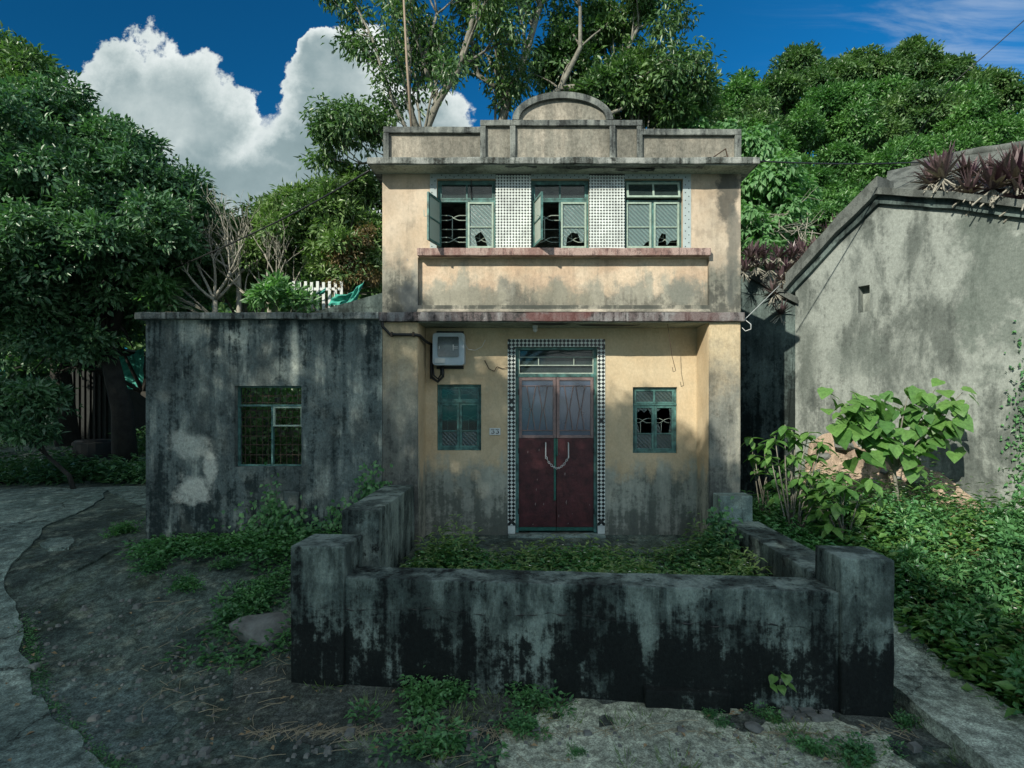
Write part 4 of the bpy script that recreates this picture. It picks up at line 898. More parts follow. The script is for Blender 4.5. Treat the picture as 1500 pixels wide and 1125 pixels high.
# dark rear wall in the gap between the houses
gw = thing('gap_wall', 'dark mouldy lane wall in the gap beside the cream house', 'wall', (4.2, 10.2, 0))
P0, P1 = at(1166, 600, 9.62), at(1000, 600, 11.6)
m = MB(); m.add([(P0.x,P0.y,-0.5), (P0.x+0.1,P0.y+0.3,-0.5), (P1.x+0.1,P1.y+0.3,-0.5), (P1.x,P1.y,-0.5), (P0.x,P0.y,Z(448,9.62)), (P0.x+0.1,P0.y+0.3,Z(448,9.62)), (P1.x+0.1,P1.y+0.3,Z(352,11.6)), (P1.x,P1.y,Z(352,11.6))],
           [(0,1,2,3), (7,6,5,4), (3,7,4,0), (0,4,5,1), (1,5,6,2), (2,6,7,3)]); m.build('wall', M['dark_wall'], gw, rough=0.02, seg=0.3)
m = MB()
pa, pb = Vector((P0.x-0.03, P0.y-0.12, Z(448,9.62))), Vector((P1.x-0.03, P1.y-0.12, Z(352,11.6)))
m.add([pa, pa+Vector((0.15,0.6,0.05)), pb+Vector((0.15,0.6,0.05)), pb, pa+Vector((0,0,0.12)), pa+Vector((0.15,0.6,0.17)), pb+Vector((0.15,0.6,0.17)), pb+Vector((0,0,0.12))], [(0,1,2,3), (7,6,5,4), (3,7,4,0), (0,4,5,1), (1,5,6,2), (2,6,7,3)])
m.build('coping', M['roof_old'], gw, rough=0.02, seg=0.2)

# ------------------------------------------------------------------ foliage engine
def leaves(name, P, D, Nn, L, W, mat, parent=None, vary=None, fold=0.25, local=False):
    n = len(P); D = D/np.linalg.norm(D, axis=1, keepdims=True)
    S_ = np.cross(D, Nn); S_ /= (np.linalg.norm(S_, axis=1, keepdims=True)+1e-9); U = np.cross(S_, D)
    L = L[:, None]; W = W[:, None]
    v = np.empty((n, 4, 3))
    v[:, 0] = P; v[:, 1] = P+D*L*0.45+S_*W*0.5+U*W*fold; v[:, 2] = P+D*L-U*L*0.12; v[:, 3] = P+D*L*0.45-S_*W*0.5+U*W*fold
    me = bpy.data.meshes.new(name); me.vertices.add(4*n); me.vertices.foreach_set('co', v.reshape(-1))
    base = np.arange(n, dtype=np.int32)[:, None]*4
    idx = np.concatenate([base+0, base+1, base+2, base+0, base+2, base+3], axis=1).reshape(-1).astype(np.int32)
    me.loops.add(6*n); me.loops.foreach_set('vertex_index', idx)
    me.polygons.add(2*n); me.polygons.foreach_set('loop_start', np.arange(0, 6*n, 3, dtype=np.int32))
    me.update(calc_edges=True)
    a = me.attributes.new('vary', 'FLOAT', 'POINT')
    if vary is None: vary = RNG.random(n)
    a.data.foreach_set('value', np.repeat(vary, 4).astype(np.float32))
    return link(name, me, mat, parent, local)
def unit(n):
    v = RNG.normal(size=(n, 3)); return v/np.linalg.norm(v, axis=1, keepdims=True)
def crown(name, lobes, nclump, per, ll, lw, cr, mat, parent, up=0.35, shell=0.72, squash=0.95, down=0.25, front=None, sub=16):
    """lobes: (x,y,z,r). Leaf rosettes scattered near the lobes' surfaces, each a small rounded tuft"""
    lobes = np.array(lobes, float); wgt = lobes[:, 3]**2; wgt /= wgt.sum()
    pick = RNG.choice(len(lobes), nclump, p=wgt); c = lobes[pick]; u = unit(nclump)
    u[:, 2] = np.where(u[:, 2] < -0.35, -u[:, 2], u[:, 2])
    if sub:
        K = sub*len(lobes); lp = np.repeat(np.arange(len(lobes)), sub); su = unit(K); su[:, 2] = np.where(su[:, 2] < -0.3, -su[:, 2], su[:, 2])
        sq = su.copy(); sq[:, 2] *= squash
        sc_ = lobes[lp, :3]+sq*lobes[lp, 3:4]*(0.55+0.5*RNG.random((K, 1))); sr = lobes[lp, 3]*(0.19+0.20*RNG.random(K)); k_ = RNG.choice(K, nclump, p=sr**2/np.sum(sr**2))
        c = np.concatenate([sc_[k_], sr[k_][:, None]], axis=1)
        inner = RNG.random(nclump) < 0.22; c[inner] = lobes[pick][inner]; c[inner, 3] *= 0.75
    stone_ = RNG.random(sub*len(lobes)+1)
    rad = c[:, 3:4]*(shell+(1-shell)*RNG.random((nclump, 1))**0.7); rad *= 1+0.16*RNG.normal(size=(nclump, 1))
    q = u.copy(); q[:, 2] *= squash; cc = c[:, :3]+q*rad
    tone = RNG.random(nclump)*0.55+(stone_[k_]*0.6-0.1 if sub else 0.25)
    n = nclump*per; ci = np.repeat(np.arange(nclump), per)
    o = unit(n); size = cr*(0.6+0.8*RNG.random(nclump))[ci][:, None]
    r_ = RNG.random((n, 1))**0.5
    P = cc[ci]+o*r_*size*np.array([1, 1, 0.7])
    D = o*0.9+u[ci]*0.5+RNG.normal(size=(n, 3))*0.35; D[:, 2] -= down
    Nn = np.tile(np.array([[0, 0, 1.0]]), (n, 1))*up+o*0.25+u[ci]*0.85+RNG.normal(size=(n, 3))*0.30
    L = ll*(0.6+0.7*RNG.random(n)); W = lw*(0.6+0.7*RNG.random(n))
    return leaves(name, P, D, Nn, L, W, mat, parent, vary=np.clip(tone[ci]*0.6+RNG.random(n)*0.4, 0, 1)), cc
def grow(m, p, d, length, r, depth, spread=0.6, tips=None, up=0.12, n=5, kmin=2, kmax=3):
    pts = [p]; rs = [r]; q = p.copy(); dd = d.normalized()
    for i in range(4):
        dd = (dd+Vector([random.uniform(-1, 1)*0.16 for _ in range(3)])+Vector((0, 0, up*0.4))).normalized()
        q = q+dd*(length/4); pts.append(q.copy()); rs.append(r*(1-0.42*(i+1)/4))
    m.tube(pts, rs, n)
    if tips is not None and depth <= 1: tips.append((q.copy(), dd.copy())); tips.append((pts[2].copy(), dd.copy()))
    if depth == 0: return
    for k in range(random.randint(kmin, kmax)):
        nd = (dd+Vector([random.uniform(-1, 1) for _ in range(3)])*spread+Vector((0, 0, up))).normalized()
        s_ = pts[random.choice((2, 3, 4))] if k else q
        grow(m, s_, nd, length*random.uniform(0.6, 0.85), rs[-1]*random.uniform(0.6, 0.95), depth-1, spread, tips, up, n, kmin, kmax)
def tree(name, label, base, lobes, mat, bark, nclump, per, ll, lw, cr, tr=0.18, group='trees around the houses', cat='tree', **kw):
    base = Vector(base); base.z = hgt(base.x, base.y)-0.1
    t = thing(name, label, cat, base, group)
    lobes = [tuple(q) for q in lobes]
    cen = Vector((sum(l[0] for l in lobes)/len(lobes), sum(l[1] for l in lobes)/len(lobes), sum(l[2] for l in lobes)/len(lobes)))
    m = MB(); mid = base.lerp(cen, 0.55)+Vector((0.15, 0, 0)); m.tube([base, base.lerp(mid, 0.5)+Vector((0.1, 0.05, 0)), mid], [tr*1.25, tr, tr*0.8], 8)
    for l in lobes:
        c_ = Vector(l[:3]); h = mid.lerp(c_, 0.5)+Vector((0, 0, 0.12*(c_-mid).length))
        m.tube([mid, h, c_+Vector((0, 0, l[3]*0.3))], [tr*0.6, tr*0.35, tr*0.12], 6)
        for _ in range(5):
            e = c_+Vector([random.uniform(-1, 1) for _ in range(3)])*l[3]*0.8; m.tube([h, h.lerp(e, 0.5)+Vector((0, 0, 0.1)), e], [tr*0.25, tr*0.15, tr*0.05], 5)
    m.build('trunk', bark, t, smooth=True)
    crown('crown', lobes, nclump, per, ll, lw, cr, mat, t, **kw)
    return t
def L3(px, py, Y_, rpx): p = at(px, py, Y_); return (p.x, p.y, p.z, rpx/800*Y_)

# left: big glossy trees
tree('broadleaf_tree', 'large dense glossy tree filling the left edge beside the path', (-9.6, 13, 0),
     [L3(60,290,12,120), L3(165,300,12,95), L3(215,370,12,85), L3(120,400,11.6,110), L3(20,420,11.5,110), L3(225,300,12.5,62), L3(90,215,12.5,75), L3(170,235,12.5,50), L3(60,500,12.2,100), L3(180,450,12.4,75), L3(-60,350,12,130)],
     M['leaf_left'], M['bark_dark'], 9500, 16, 0.145, 0.062, 0.20, 0.22, sub=22)
tree('broadleaf_tree', 'dark tall tree at the top left corner rising behind the glossy tree', (-13.5, 16, 0),
     [L3(10,130,15,70), L3(30,190,15,80), L3(-50,140,15,90), L3(-10,250,15,110), L3(75,240,15,50)], M['leaf_back'], M['bark_dark'], 2600, 14, 0.18, 0.075, 0.27, 0.25, sub=20)
# shaded understorey trees left
tree('understorey_tree', 'slim dark tree standing in the shade by the left dirt yard', (-8.2, 15, 0),
     [L3(150,480,15,60), L3(230,470,15.5,60), L3(60,520,14.5,60), L3(270,430,15,50), L3(0,545,17,60), L3(60,560,18,45), L3(-50,520,17,70)], M['leaf_left'], M['bark_dark'], 1700, 12, 0.2, 0.08, 0.25, 0.10)
tree('round_shrub', 'dark rounded shrub at the left edge under the glossy tree', (-8.8, 10.6, 0),
     [L3(20,600,10.5,48), L3(-20,620,10.5,50), L3(45,640,10.4,28)], M['leaf_left'], M['bark_dark'], 420, 12, 0.15, 0.06, 0.16, 0.04, cat='shrub', group='shrubs')
# middle: looser olive trees behind the annex
tree('loose_tree', 'olive green tree with brown creepers behind the annex', (-5.0, 13.5, 0),
     [L3(500,340,13,60), L3(540,300,13.5,45), L3(440,350,13,55), L3(520,400,12.6,55), L3(400,390,13,45), L3(545,370,13,50)], M['leaf_mid'], M['bark'], 3000, 12, 0.15, 0.055, 0.20, 0.10)
tree('loose_tree', 'thin open tree with upright twigs between glossy tree and annex', (-7.2, 14, 0),
     [L3(340,370,14,50), L3(300,410,14,50), L3(390,330,14,34), L3(370,420,13.6,50), L3(310,340,14.5,26), L3(440,320,14.5,34)], M['leaf_mid'], M['bark'], 1100, 10, 0.17, 0.055, 0.22, 0.09)
tree('leafy_shrub', 'bright light green shrub just above the annex coping', (-4.3, 11.6, 0), [L3(405,440,11.6,26), L3(440,446,11.6,22), L3(240,440,11.8,26), L3(215,420,11.8,24)], M['leaf_bright'], M['bark'], 190, 10, 0.19, 0.07, 0.16, 0.04, cat='shrub', group='shrubs')
cp = thing('brown_creeper', 'dry brown creeper hanging in the olive tree behind the annex', 'creeper', at(505, 440, 12.2))
crown('foliage', [L3(505,390,12.2,28), L3(520,365,12.2,24), L3(535,410,12.2,22), L3(490,425,12.2,16), L3(560-25,345,12.4,14)], 620, 10, 0.08, 0.03, 0.14, M['leaf_brown'], cp, down=0.8)
# bare pale branches
for k, (px, py, Y_, lab) in enumerate(((395,450,12.2,'bare pale branching tree reaching up behind the annex centre'), (315,440,12.0,'bare pale branching tree behind the annex left end'), (350,400,12.3,'tall bare tree between the two other bare ones'))):
    b = at(px, py, Y_); t = thing('bare_tree', lab, 'tree', (b.x, b.y, hgt(b.x, b.y)), 'bare trees')
    m = MB(); m.tube([(b.x, b.y, hgt(b.x, b.y)), b], [0.07, 0.05], 6)
    for dv in ((-0.9, 0, 0.5), (0.8, 0.1, 0.6), (-0.2, 0.1, 1.0), (0.4, -0.2, 0.9), (-0.6, 0.1, 0.9)): grow(m, b, Vector(dv), 0.78, 0.038, 3, 0.75, None, 0.25, 5, 2, 4)
    m.build('trunk', M['twig'], t, smooth=True)

# big open trees behind the house: real limbs, leaves at the tips
def open_tree(label, base, limbs, seed, nper, ll=0.17, lw=0.062, mat='leaf_back', spread=0.65, tuft=0.34, extra=()):
    random.seed(seed); base = Vector(base); base.z = hgt(base.x, base.y)
    t = thing('tall_open_tree', label, 'tree', base, 'tall trees behind the house'); m = MB(); tips = []
    for (path, r0, ln, dep) in limbs:
        pp = [Vector(q) for q in path]; m.tube(pp, [r0*(1-0.55*i/(len(pp)-1)) for i in range(len(pp))], 7)
        for i in range(1, len(pp)):
            d_ = (pp[i]-pp[i-1]).normalized()
            for _ in range(2 if i < len(pp)-1 else 3):
                grow(m, pp[i], d_+Vector((random.uniform(-1, 1), random.uniform(-0.7, 0.7), random.uniform(-0.4, 0.7))), ln, r0*0.35, dep, spread, tips, 0.06)
    m.build('trunk', M['bark'], t, smooth=True)
    T = np.array([list(a) for a, b in tips]+[list(q) for q in extra]); n = len(T)*nper; ci = np.repeat(np.arange(len(T)), nper); o = unit(n)
    P = T[ci]+o*(RNG.random((n, 1))**0.6)*tuft*np.array([1, 1, 0.75]); D = o*0.6+RNG.normal(size=(n, 3))*0.4; D[:, 2] -= 0.5
    Nn = o*0.5+RNG.normal(size=(n, 3))*0.4+np.array([0, 0, 0.6])
    leaves('crown', P, D, Nn, ll*(0.6+0.6*RNG.random(n)), lw*(0.6+0.6*RNG.random(n)), M[mat], t, vary=np.clip(RNG.random(len(T))[ci]*0.6+RNG.random(n)*0.4, 0, 1))
    return len(T)
Y1 = 12.6
A_ = lambda px, py, Y_=Y1: at(px, py, Y_)
open_tree('tall open tree with pale forked limbs behind the left parapet', A_(615,420), [
    ([A_(615,420), A_(618,210), A_(640,150), A_(672,100), A_(690,40), A_(700,-20)], 0.12, 0.95, 2),
    ([A_(618,210), A_(598,150), A_(600,80), A_(590,10)], 0.08, 0.95, 2),
    ([A_(618,230), A_(585,170), A_(562,110), A_(545,55), A_(520,5)], 0.05, 0.55, 2),
    ([A_(640,150), A_(620,90), A_(640,20)], 0.07, 0.85, 2),
    ([A_(618,230), A_(575,205), A_(545,190), A_(525,195)], 0.045, 0.45, 2),
    ([A_(618,240), A_(570,230), A_(530,240)], 0.05, 0.55, 2)], 11, 20)
Y1 = 13.6
A_ = lambda px, py, Y_=13.6: at(px, py, Y_)
open_tree('tall leafy tree behind the arched crest of the parapet', A_(740,420), [
    ([A_(730,420), A_(725,210), A_(745,140), A_(770,80), A_(790,10), A_(800,-40)], 0.13, 1.05, 2),
    ([A_(745,140), A_(700,110), A_(690,60), A_(720,10)], 0.07, 0.95, 2),
    ([A_(760,180), A_(820,130), A_(850,70), A_(850,10)], 0.09, 1.0, 2),
    ([A_(820,130), A_(900,120), A_(925,60), A_(935,40)], 0.07, 0.75, 2),
    ([A_(860,180), A_(910,160), A_(950,120)], 0.06, 0.65, 2)], 23, 34)
tree('loose_tree', 'dense green tree just right of the arched crest', (3.0, 14.2, 0), [L3(905,160,14,50), L3(955,150,14,46), L3(860,170,14,40), L3(990,180,14.5,55), L3(930,110,14,30), L3(830,110,14.4,45), L3(880,60,14.6,42)], M['leaf_back'], M['bark'], 2000, 12, 0.18, 0.07, 0.26, 0.12)

# hillside on the right
random.seed(5)
hill = [  # (lobes, material, label)
    ([L3(1055,180,25,42), L3(1020,190,24.4,30), L3(1085,150,25,28)], 'hill', 'hillside tree just right of the open tree, behind the right parapet wing'),
    ([L3(1165,118,30,34), L3(1200,138,29.5,34), L3(1140,150,29,32), L3(1178,90,30,15)], 'back', 'feathery hilltop tree above the right end of the cornice'),
    ([L3(1255,112,30,30), L3(1290,120,30,26), L3(1240,140,29,30)], 'back', 'rounded hilltop tree left of the pointed one'),
    ([L3(1345,108,30,28), L3(1330,84,30.2,14), L3(1378,122,29.6,26), L3(1338,70,30.3,7)], 'back', 'pointed hilltop tree under the thin cloud streaks'),
    ([L3(1440,135,29,28), L3(1475,160,28.6,30), L3(1425,150,28.5,24)], 'back', 'hilltop tree near the right edge of the photograph'),
    ([L3(1530,190,27,50), L3(1500,215,26,36)], 'hill', 'tree cut by the right edge of the photograph on the hill'),
    ([L3(1210,185,25,46), L3(1165,205,24.5,38), L3(1245,205,24.3,34)], 'hill', 'broad dark green tree in the middle of the hillside'),
    ([L3(1320,178,26,44), L3(1365,190,25.5,38), L3(1290,205,25,34)], 'back', 'broad green tree right of the middle hillside tree'),
    ([L3(1425,205,23,42), L3(1462,225,22.4,36), L3(1390,228,22.2,32)], 'hill', 'green tree above the purple plants on the old roof'),
    ([L3(1120,235,22,40), L3(1085,215,22.5,30), L3(1150,260,21.4,28)], 'hill', 'dark round tree behind the bright vine'),
    ([L3(1235,262,20,42), L3(1195,285,19.4,32), L3(1270,285,19.2,30)], 'hill', 'round green tree centred above the gable slope'),
    ([L3(1335,245,19.5,38), L3(1300,262,18.8,30), L3(1370,262,19,28)], 'hill', 'green tree just behind the gable peak'),
    ([L3(1215,340,16,42), L3(1250,318,16.4,34), L3(1180,320,16.5,34), L3(1230,385,15.4,40)], 'hill', 'low green tree just above the gable slope'),
    ([L3(1015,165,21,34), L3(990,190,20.5,34), L3(1045,205,20,36)], 'back', 'rounded tree in the gap right of the open tree crown'),
    ([L3(1300,160,27,36), L3(1400,165,26.5,34), L3(1260,165,27.5,34), L3(1215,160,28,30), L3(1276,228,28,32), L3(1142,178,30,30)], 'hill', 'wide tree filling the slope under the hilltop trees'),
    ([L3(1110,300,19,50), L3(1150,325,18,44), L3(1100,190,23,30), L3(1120,205,22.6,28)], 'back', 'dark low tree behind the drooping vine')]
for k, (lobes, mt_, lab) in enumerate(hill):
    Y_ = sum(l[1] for l in lobes)/len(lobes); x_ = sum(l[0] for l in lobes)/len(lobes)
    sc = Y_/24
    tree('hill_tree', lab, (x_, Y_+0.5, 0), lobes, M['leaf_'+mt_], M['bark_dark'], 1500, 15, 0.17*sc+0.02, 0.075*sc+0.01, 0.30*sc, 0.2, sub=12, group='trees on the hillside')
vn = thing('vine_curtain', 'bright drooping vine covering shrubs right of the cream house', 'vine', at(1120, 340, 13))
crown('foliage', [L3(1105,230,13.4,32), L3(1120,290,13,45), L3(1150,330,12.8,35), L3(1095,340,12.6,30), L3(1170,290,13.4,24), L3(1060,210,14,22), L3(1010,200,14,18), L3(1110,380,12.4,30)], 900, 12, 0.20, 0.10, 0.20, M['leaf_bright'], vn, down=1.2, up=0.3)
m = MB()
for k in range(26):
    a = at(random.uniform(1088, 1190), random.uniform(310, 345), 12.3); grow(m, a, Vector((random.uniform(-1, 1), -0.1, random.uniform(-0.6, 0.4))), 0.5, 0.012, 1, 0.7, None, 0.0, 4)
m.build('bare_stems', M['twig'], vn)
# a wooded mass far behind, nobody could count its trees
far = []
for k in range(46):
    a = k/45; Y_ = random.uniform(34, 48); px = -700+2900*a
    top = 400 if px < 560 else 330; far.append(L3(px, top+random.uniform(0, 120), Y_, random.uniform(60, 110)))
for k in range(26):
    Y_ = random.uniform(22, 28); far.append(L3(-260+k*36, random.uniform(470, 560), Y_, random.uniform(45, 75)))
for k in range(12):
    far.append(L3(250+k*30, random.uniform(400, 440), random.uniform(18, 21), random.uniform(40, 55)))
o, _ = crown('distant_wood', far, 9000, 12, 0.55, 0.26, 0.9, M['leaf_back'], None, sub=6)
tag(o, 'distant dark wood behind the houses and nearer trees', 'wood', kind='stuff')

# ------------------------------------------------------------------ trees behind the viewpoint that shade the yard and the annex
shade_prof = [(-24,8.0), (-15,7.0), (-9,6.0), (-7.4,4.4), (-6.8,3.3), (-5.2,3.1), (-4.2,3.05), (-2.4,3.1), (-1.9,3.5), (-1.0,2.6), (1.0,1.95), (2.5,1.2), (4.0,0.1), (4.8,-1.2), (6,-2.2), (10,-3.0)]
def ztop_s(xp):
    for (a, za), (b, zb_) in zip(shade_prof[:-1], shade_prof[1:]):
        if a <= xp <= b: return za+(zb_-za)*(xp-a)/(b-a)
    return shade_prof[-1][1]
YS = -3.2; kk = F-YS
groups = [(-24, -15), (-15, -9.5), (-9.5, -5.5), (-5.5, -2.2), (-2.2, 1.2), (1.2, 4.4), (4.4, 9)]
for gi, (xa, xb) in enumerate(groups):
    lobes = []; xp = xa
    while xp < xb:
        top = ztop_s(xp); r = 0.62; zc_ = top-r*0.85; row = 0
        while zc_ > -3.4:
            rr = r+0.12*row
            lobes.append((xp-SUN.x*kk+random.uniform(-0.15, 0.15), YS+random.uniform(-0.5, 0.5)-0.3*row, zc_+0.7*kk, rr)); zc_ -= rr*1.25; row = min(row+1, 4)
        xp += 0.85
    lobes = [l for l in lobes if l[2] > 1.8]
    bx = sum(l[0] for l in lobes)/len(lobes)
    tree('shade_tree', ['outermost left tree', 'first tree', 'second tree from the left', 'third tree from the left', 'fourth tree from the left', 'fifth tree from the left', 'rightmost tree'][gi]+' of the tall row behind the viewpoint',
         (bx, YS-0.3, 0), lobes, M['leaf_left'], M['bark_dark'], int(128*len(lobes)**0.9), 11, 0.17, 0.085, 0.24, 0.16, group='trees behind the viewpoint', shell=0.4, sub=0)

# ------------------------------------------------------------------ plants near the houses
def heart_leaf():                  # broad pointed leaf of the sapling, length 1 along +y
    n = 7; vs = []; side = [(0.0,0.0),(0.30,-0.04),(0.47,0.18),(0.44,0.42),(0.28,0.66),(0.12,0.86),(0.0,1.0)]
    mid = [(0,0.0),(0,0.06),(0,0.2),(0,0.42),(0,0.66),(0,0.86),(0,1.0)]
    v = []; f = []
    for i, ((sx_, sy_), (_, my)) in enumerate(zip(side, mid)):
        dz_ = -0.18*sy_**2
        v += [(sx_, sy_, dz_+0.10*sx_-0.05*math.sin(sy_*9)*sx_), (0, my, -0.18*my**2), (-sx_, sy_, dz_+0.10*sx_-0.05*math.sin(sy_*8+1)*sx_)]
    for i in range(n-1):
        f += [(3*i+1, 3*i, 3*i+3, 3*i+4), (3*i+2, 3*i+1, 3*i+4, 3*i+5)]
    me = bpy.data.meshes.new('leaf'); me.from_pydata(v, [], f); me.update()
    a = me.attributes.new('vary', 'FLOAT', 'POINT'); 
    for i in range(len(v)): a.data[i].value = 0.5
    for q in me.polygons: q.use_smooth = True
    return me
def lance_leaf():
    v = []; f = []; prof_ = [(0.02,0),(0.15,0.2),(0.24,0.45),(0.18,0.72),(0.0,1.0)]
    for (wd, l) in prof_: v += [(wd, l, -0.25*l*l+0.05*wd/0.19), (0, l, -0.25*l*l-0.01), (-wd, l, -0.25*l*l+0.05*wd/0.19)]
    for i in range(4): f += [(3*i+1, 3*i, 3*i+3, 3*i+4), (3*i+2, 3*i+1, 3*i+4, 3*i+5)]
    me = bpy.data.meshes.new('leaf'); me.from_pydata(v, [], f); me.update()
    a = me.attributes.new('vary', 'FLOAT', 'POINT')
    for i in range(len(v)): a.data[i].value = 0.75
    for q in me.polygons: q.use_smooth = True
    return me
def variants(fn):
    o = []
    for v0 in (0.0, 0.3, 0.55, 0.85):
        me = fn(); me.materials.append(M['leaf_big'])
        for i, a in enumerate(me.attributes['vary'].data): a.value = v0+(0.22 if i % 3 == 1 else 0.0)
        o.append(me)
    return o
HL, LLf = variants(heart_leaf), variants(lance_leaf)
def put_leaf(parent, me, p, yaw, pitch, size, roll=0):
    o = bpy.data.objects.new('leaf', random.choice(me)); C.objects.link(o); o.parent = parent; o.location = Vector(p)-wloc(parent)
    o.rotation_euler = (pitch, roll, yaw); o.scale = (size, size, size); return o
random.seed(3)
sap = thing('sapling', 'tall sapling with broad heart shaped leaves against the old gable', 'sapling', (ground(1318, 790).x, 7.0, 0.0))
b0 = at(1318, 800, 7.0); tops = [(1235,590),(1220,610),(1350,600),(1385,615),(1410,575),(1290,650),(1255,655),(1340,665),(1250,575), (1290,590), (1370,570), (1400,590), (1310,620), (1345,640), (1270,640), (1330,580), (1230,600), (1390,640)]
m = MB(); stem = [b0, at(1316,740,7.0), at(1310,690,6.95), at(1316,650,6.95)]; m.tube(stem, [0.028, 0.024, 0.02, 0.014], 7)
ends = []
for (px, py) in tops:
    e = at(px, py, 6.95+random.uniform(-0.25, 0.2)); s_ = random.choice(stem[2:]); mid = s_.lerp(e, 0.55)+Vector((0, 0, 0.06)); m.tube([s_, mid, e], [0.012, 0.008, 0.004], 5); ends.append((e, mid))
m.build('stem', M['bark'], sap, smooth=True)
for (e, mid) in ends:
    for k in range(13):
        q = e.lerp(mid, random.uniform(-0.1, 0.8))+Vector([random.uniform(-1, 1)*0.17 for _ in range(3)])
        put_leaf(sap, HL, q, random.uniform(1.7, 4.6) if k % 3 else random.uniform(-math.pi, math.pi), math.radians(random.uniform(-62, -12)), random.uniform(0.12, 0.25), random.uniform(-0.5, 0.5))
def lance_shrub(label, spots, Y_, base, size, nrows=6, seed=1):
    random.seed(seed); t = thing('rosette_shrub', label, 'shrub', base, 'shrubs with rosette leaves'); m = MB()
    for (px, py) in spots:
        e = at(px, py, Y_+random.uniform(-0.2, 0.2)); b = Vector(base)+Vector((random.uniform(-.08, .08), 0, 0)); mid = b.lerp(e, 0.6)+Vector((0, 0.05, 0.05)); m.tube([b, mid, e], [0.012, 0.009, 0.005], 5)
        for k in range(nrows):
            put_leaf(t, LLf, e-Vector((0, 0, 0.012*k)), k*2.4+random.uniform(-.3, .3), math.radians(random.uniform(-38, 18)), size*random.uniform(0.75, 1.15))
    m.build('stem', M['bark'], t, smooth=True)
p_ = at(1165, 790, 6.9)
lance_shrub('bright shrub of pointed leaf rosettes right of the plinth block', [(1150,622),(1165,640),(1185,632),(1160,665),(1180,690),(1150,700),(1140,720),(1170,720),(1195,665),(1135,640),(1190,715),(1160,745),(1160,630),(1175,660),(1205,645),(1148,680),(1168,700),(1200,690),(1185,740),(1135,700),(1128,665),(1210,720)], 6.9, (p_.x, p_.y, p_.z), 0.19, 9, 4)
p_ = at(1240, 800, 6.6)
lance_shrub('dark broad rosette shrub under the sapling', [(1215,700),(1240,710),(1225,735),(1260,735),(1200,745),(1250,760),(1215,765),(1275,700),(1235,690),(1290,730),(1200,720),(1245,780),(1280,770),(1265,745)], 6.6, (p_.x, p_.y, p_.z), 0.22, 9, 9)
p_ = at(1120, 760, 7.6)
lance_shrub('shaded shrub in the gap close to the right pilaster', [(1105,665),(1120,650),(1128,680),(1110,690),(1100,640)], 7.6, (p_.x, p_.y, p_.z), 0.22, 6, 12)

def weed_field(name, label, fn, n, hmax, ll, lw, mat='leaf_weed', cat='weeds', flowers=0, kind='stuff', parent=None, clump=0.10):
    """fn() -> (x, y, ground z, height) for each little plant"""
    P, D, Nn, Vv = [], [], [], []; fl = []
    for k in range(n):
        x_, y_, z_, h = fn(); tone = random.random(); nl = int(5+h*26); a0_ = random.random()*6.28
        for i in range(nl):
            t = (i+0.5)/nl; a = a0_+i*2.4; r = clump*(0.3+0.7*math.sin(min(1, t*1.1)*math.pi*0.8))*random.uniform(0.3, 1.1)
            P.append((x_+r*math.cos(a), y_+r*math.sin(a), z_+h*t)); D.append((math.cos(a), math.sin(a), random.uniform(-0.4, 0.55))); Nn.append((random.gauss(0, .25), random.gauss(0, .25), 1)); Vv.append(min(1, max(0, tone*0.5+random.random()*0.5)))
        if flowers and random.random() < flowers: fl.append((x_+random.uniform(-.05, .05), y_+random.uniform(-.05, .05), z_+h*1.06))
    nP = len(P)
    o = leaves(name, np.array(P), np.array(D), np.array(Nn), ll*(0.55+0.8*RNG.random(nP)), lw*(0.55+0.8*RNG.random(nP)), M[mat], parent, vary=np.array(Vv))
    if kind: tag(o, label, cat, kind=kind)
    return o, fl
random.seed(21)
def yard_fn():
    x_ = random.uniform(-1.35, 2.4); y_ = random.uniform(5.05, 6.90); f = mnoise.noise(Vector((x_*1.6, y_*1.6, 4)))
    h = 0.08+0.17*max(0, f+0.35)+(0.20*math.exp(-((x_+0.95)/0.28)**2) if y_ > 6 else 0)+0.12*sm(1.5, 2.3, x_)
    return x_, y_, -0.12, h*random.uniform(0.6, 1.2)
yo, fl1 = weed_field('yard_weeds', 'low green weeds and seedlings filling the walled front yard', yard_fn, 2100, 0.4, 0.065, 0.038, flowers=0.05)
weed_field('yard_seedlings', 'taller narrow leaved seedlings scattered through the yard weeds', lambda: (lambda q: (q[0], q[1], q[2], q[3]*1.5+0.05))(yard_fn()), 320, 0.5, 0.10, 0.03, mat='leaf_mid', clump=0.07)
def bank_fn():
    while True:
        x_ = random.uniform(3.7, 6.8); y_ = random.uniform(3.6, 8.8)
        wl_ = A+dr*((Vector((x_, y_))-A).dot(dr)); 
        if (Vector((x_, y_))-A).dot(nr) > 0.1: break
    h = 0.30+0.62*sm(3.7, 4.6, x_)*(0.62+1.1*mnoise.noise(Vector((x_*1.6, y_*1.6, 2))))
    h *= 0.35+0.65*sm(0.15, 1.1, (Vector((x_, y_))-A).dot(nr))
    return x_, y_, hgt(x_, y_), max(0.10, h)*random.uniform(0.5, 1.25)
bo, fl2 = weed_field('bank_undergrowth', 'tangle of leafy weeds with small white flowers right of the lane', bank_fn, 2500, 0.8, 0.062, 0.036, flowers=0.14, clump=0.12)
weed_field('broad_weeds', 'broader leaved seedlings standing among the bank weeds', bank_fn, 620, 0.9, 0.13, 0.075, mat='leaf_big', clump=0.15)
weed_field('withered_weeds', 'yellowed dry leaves and stems among the bank weeds', bank_fn, 260, 0.9, 0.06, 0.022, mat='leaf_brown', clump=0.12)
weed_field('wiry_weeds', 'wiry narrow leaved shoots sticking out of the bank weeds', lambda: (lambda q: (q[0], q[1], q[2], q[3]*1.5))(bank_fn()), 420, 0.9, 0.09, 0.016, mat='leaf_mid', clump=0.10)
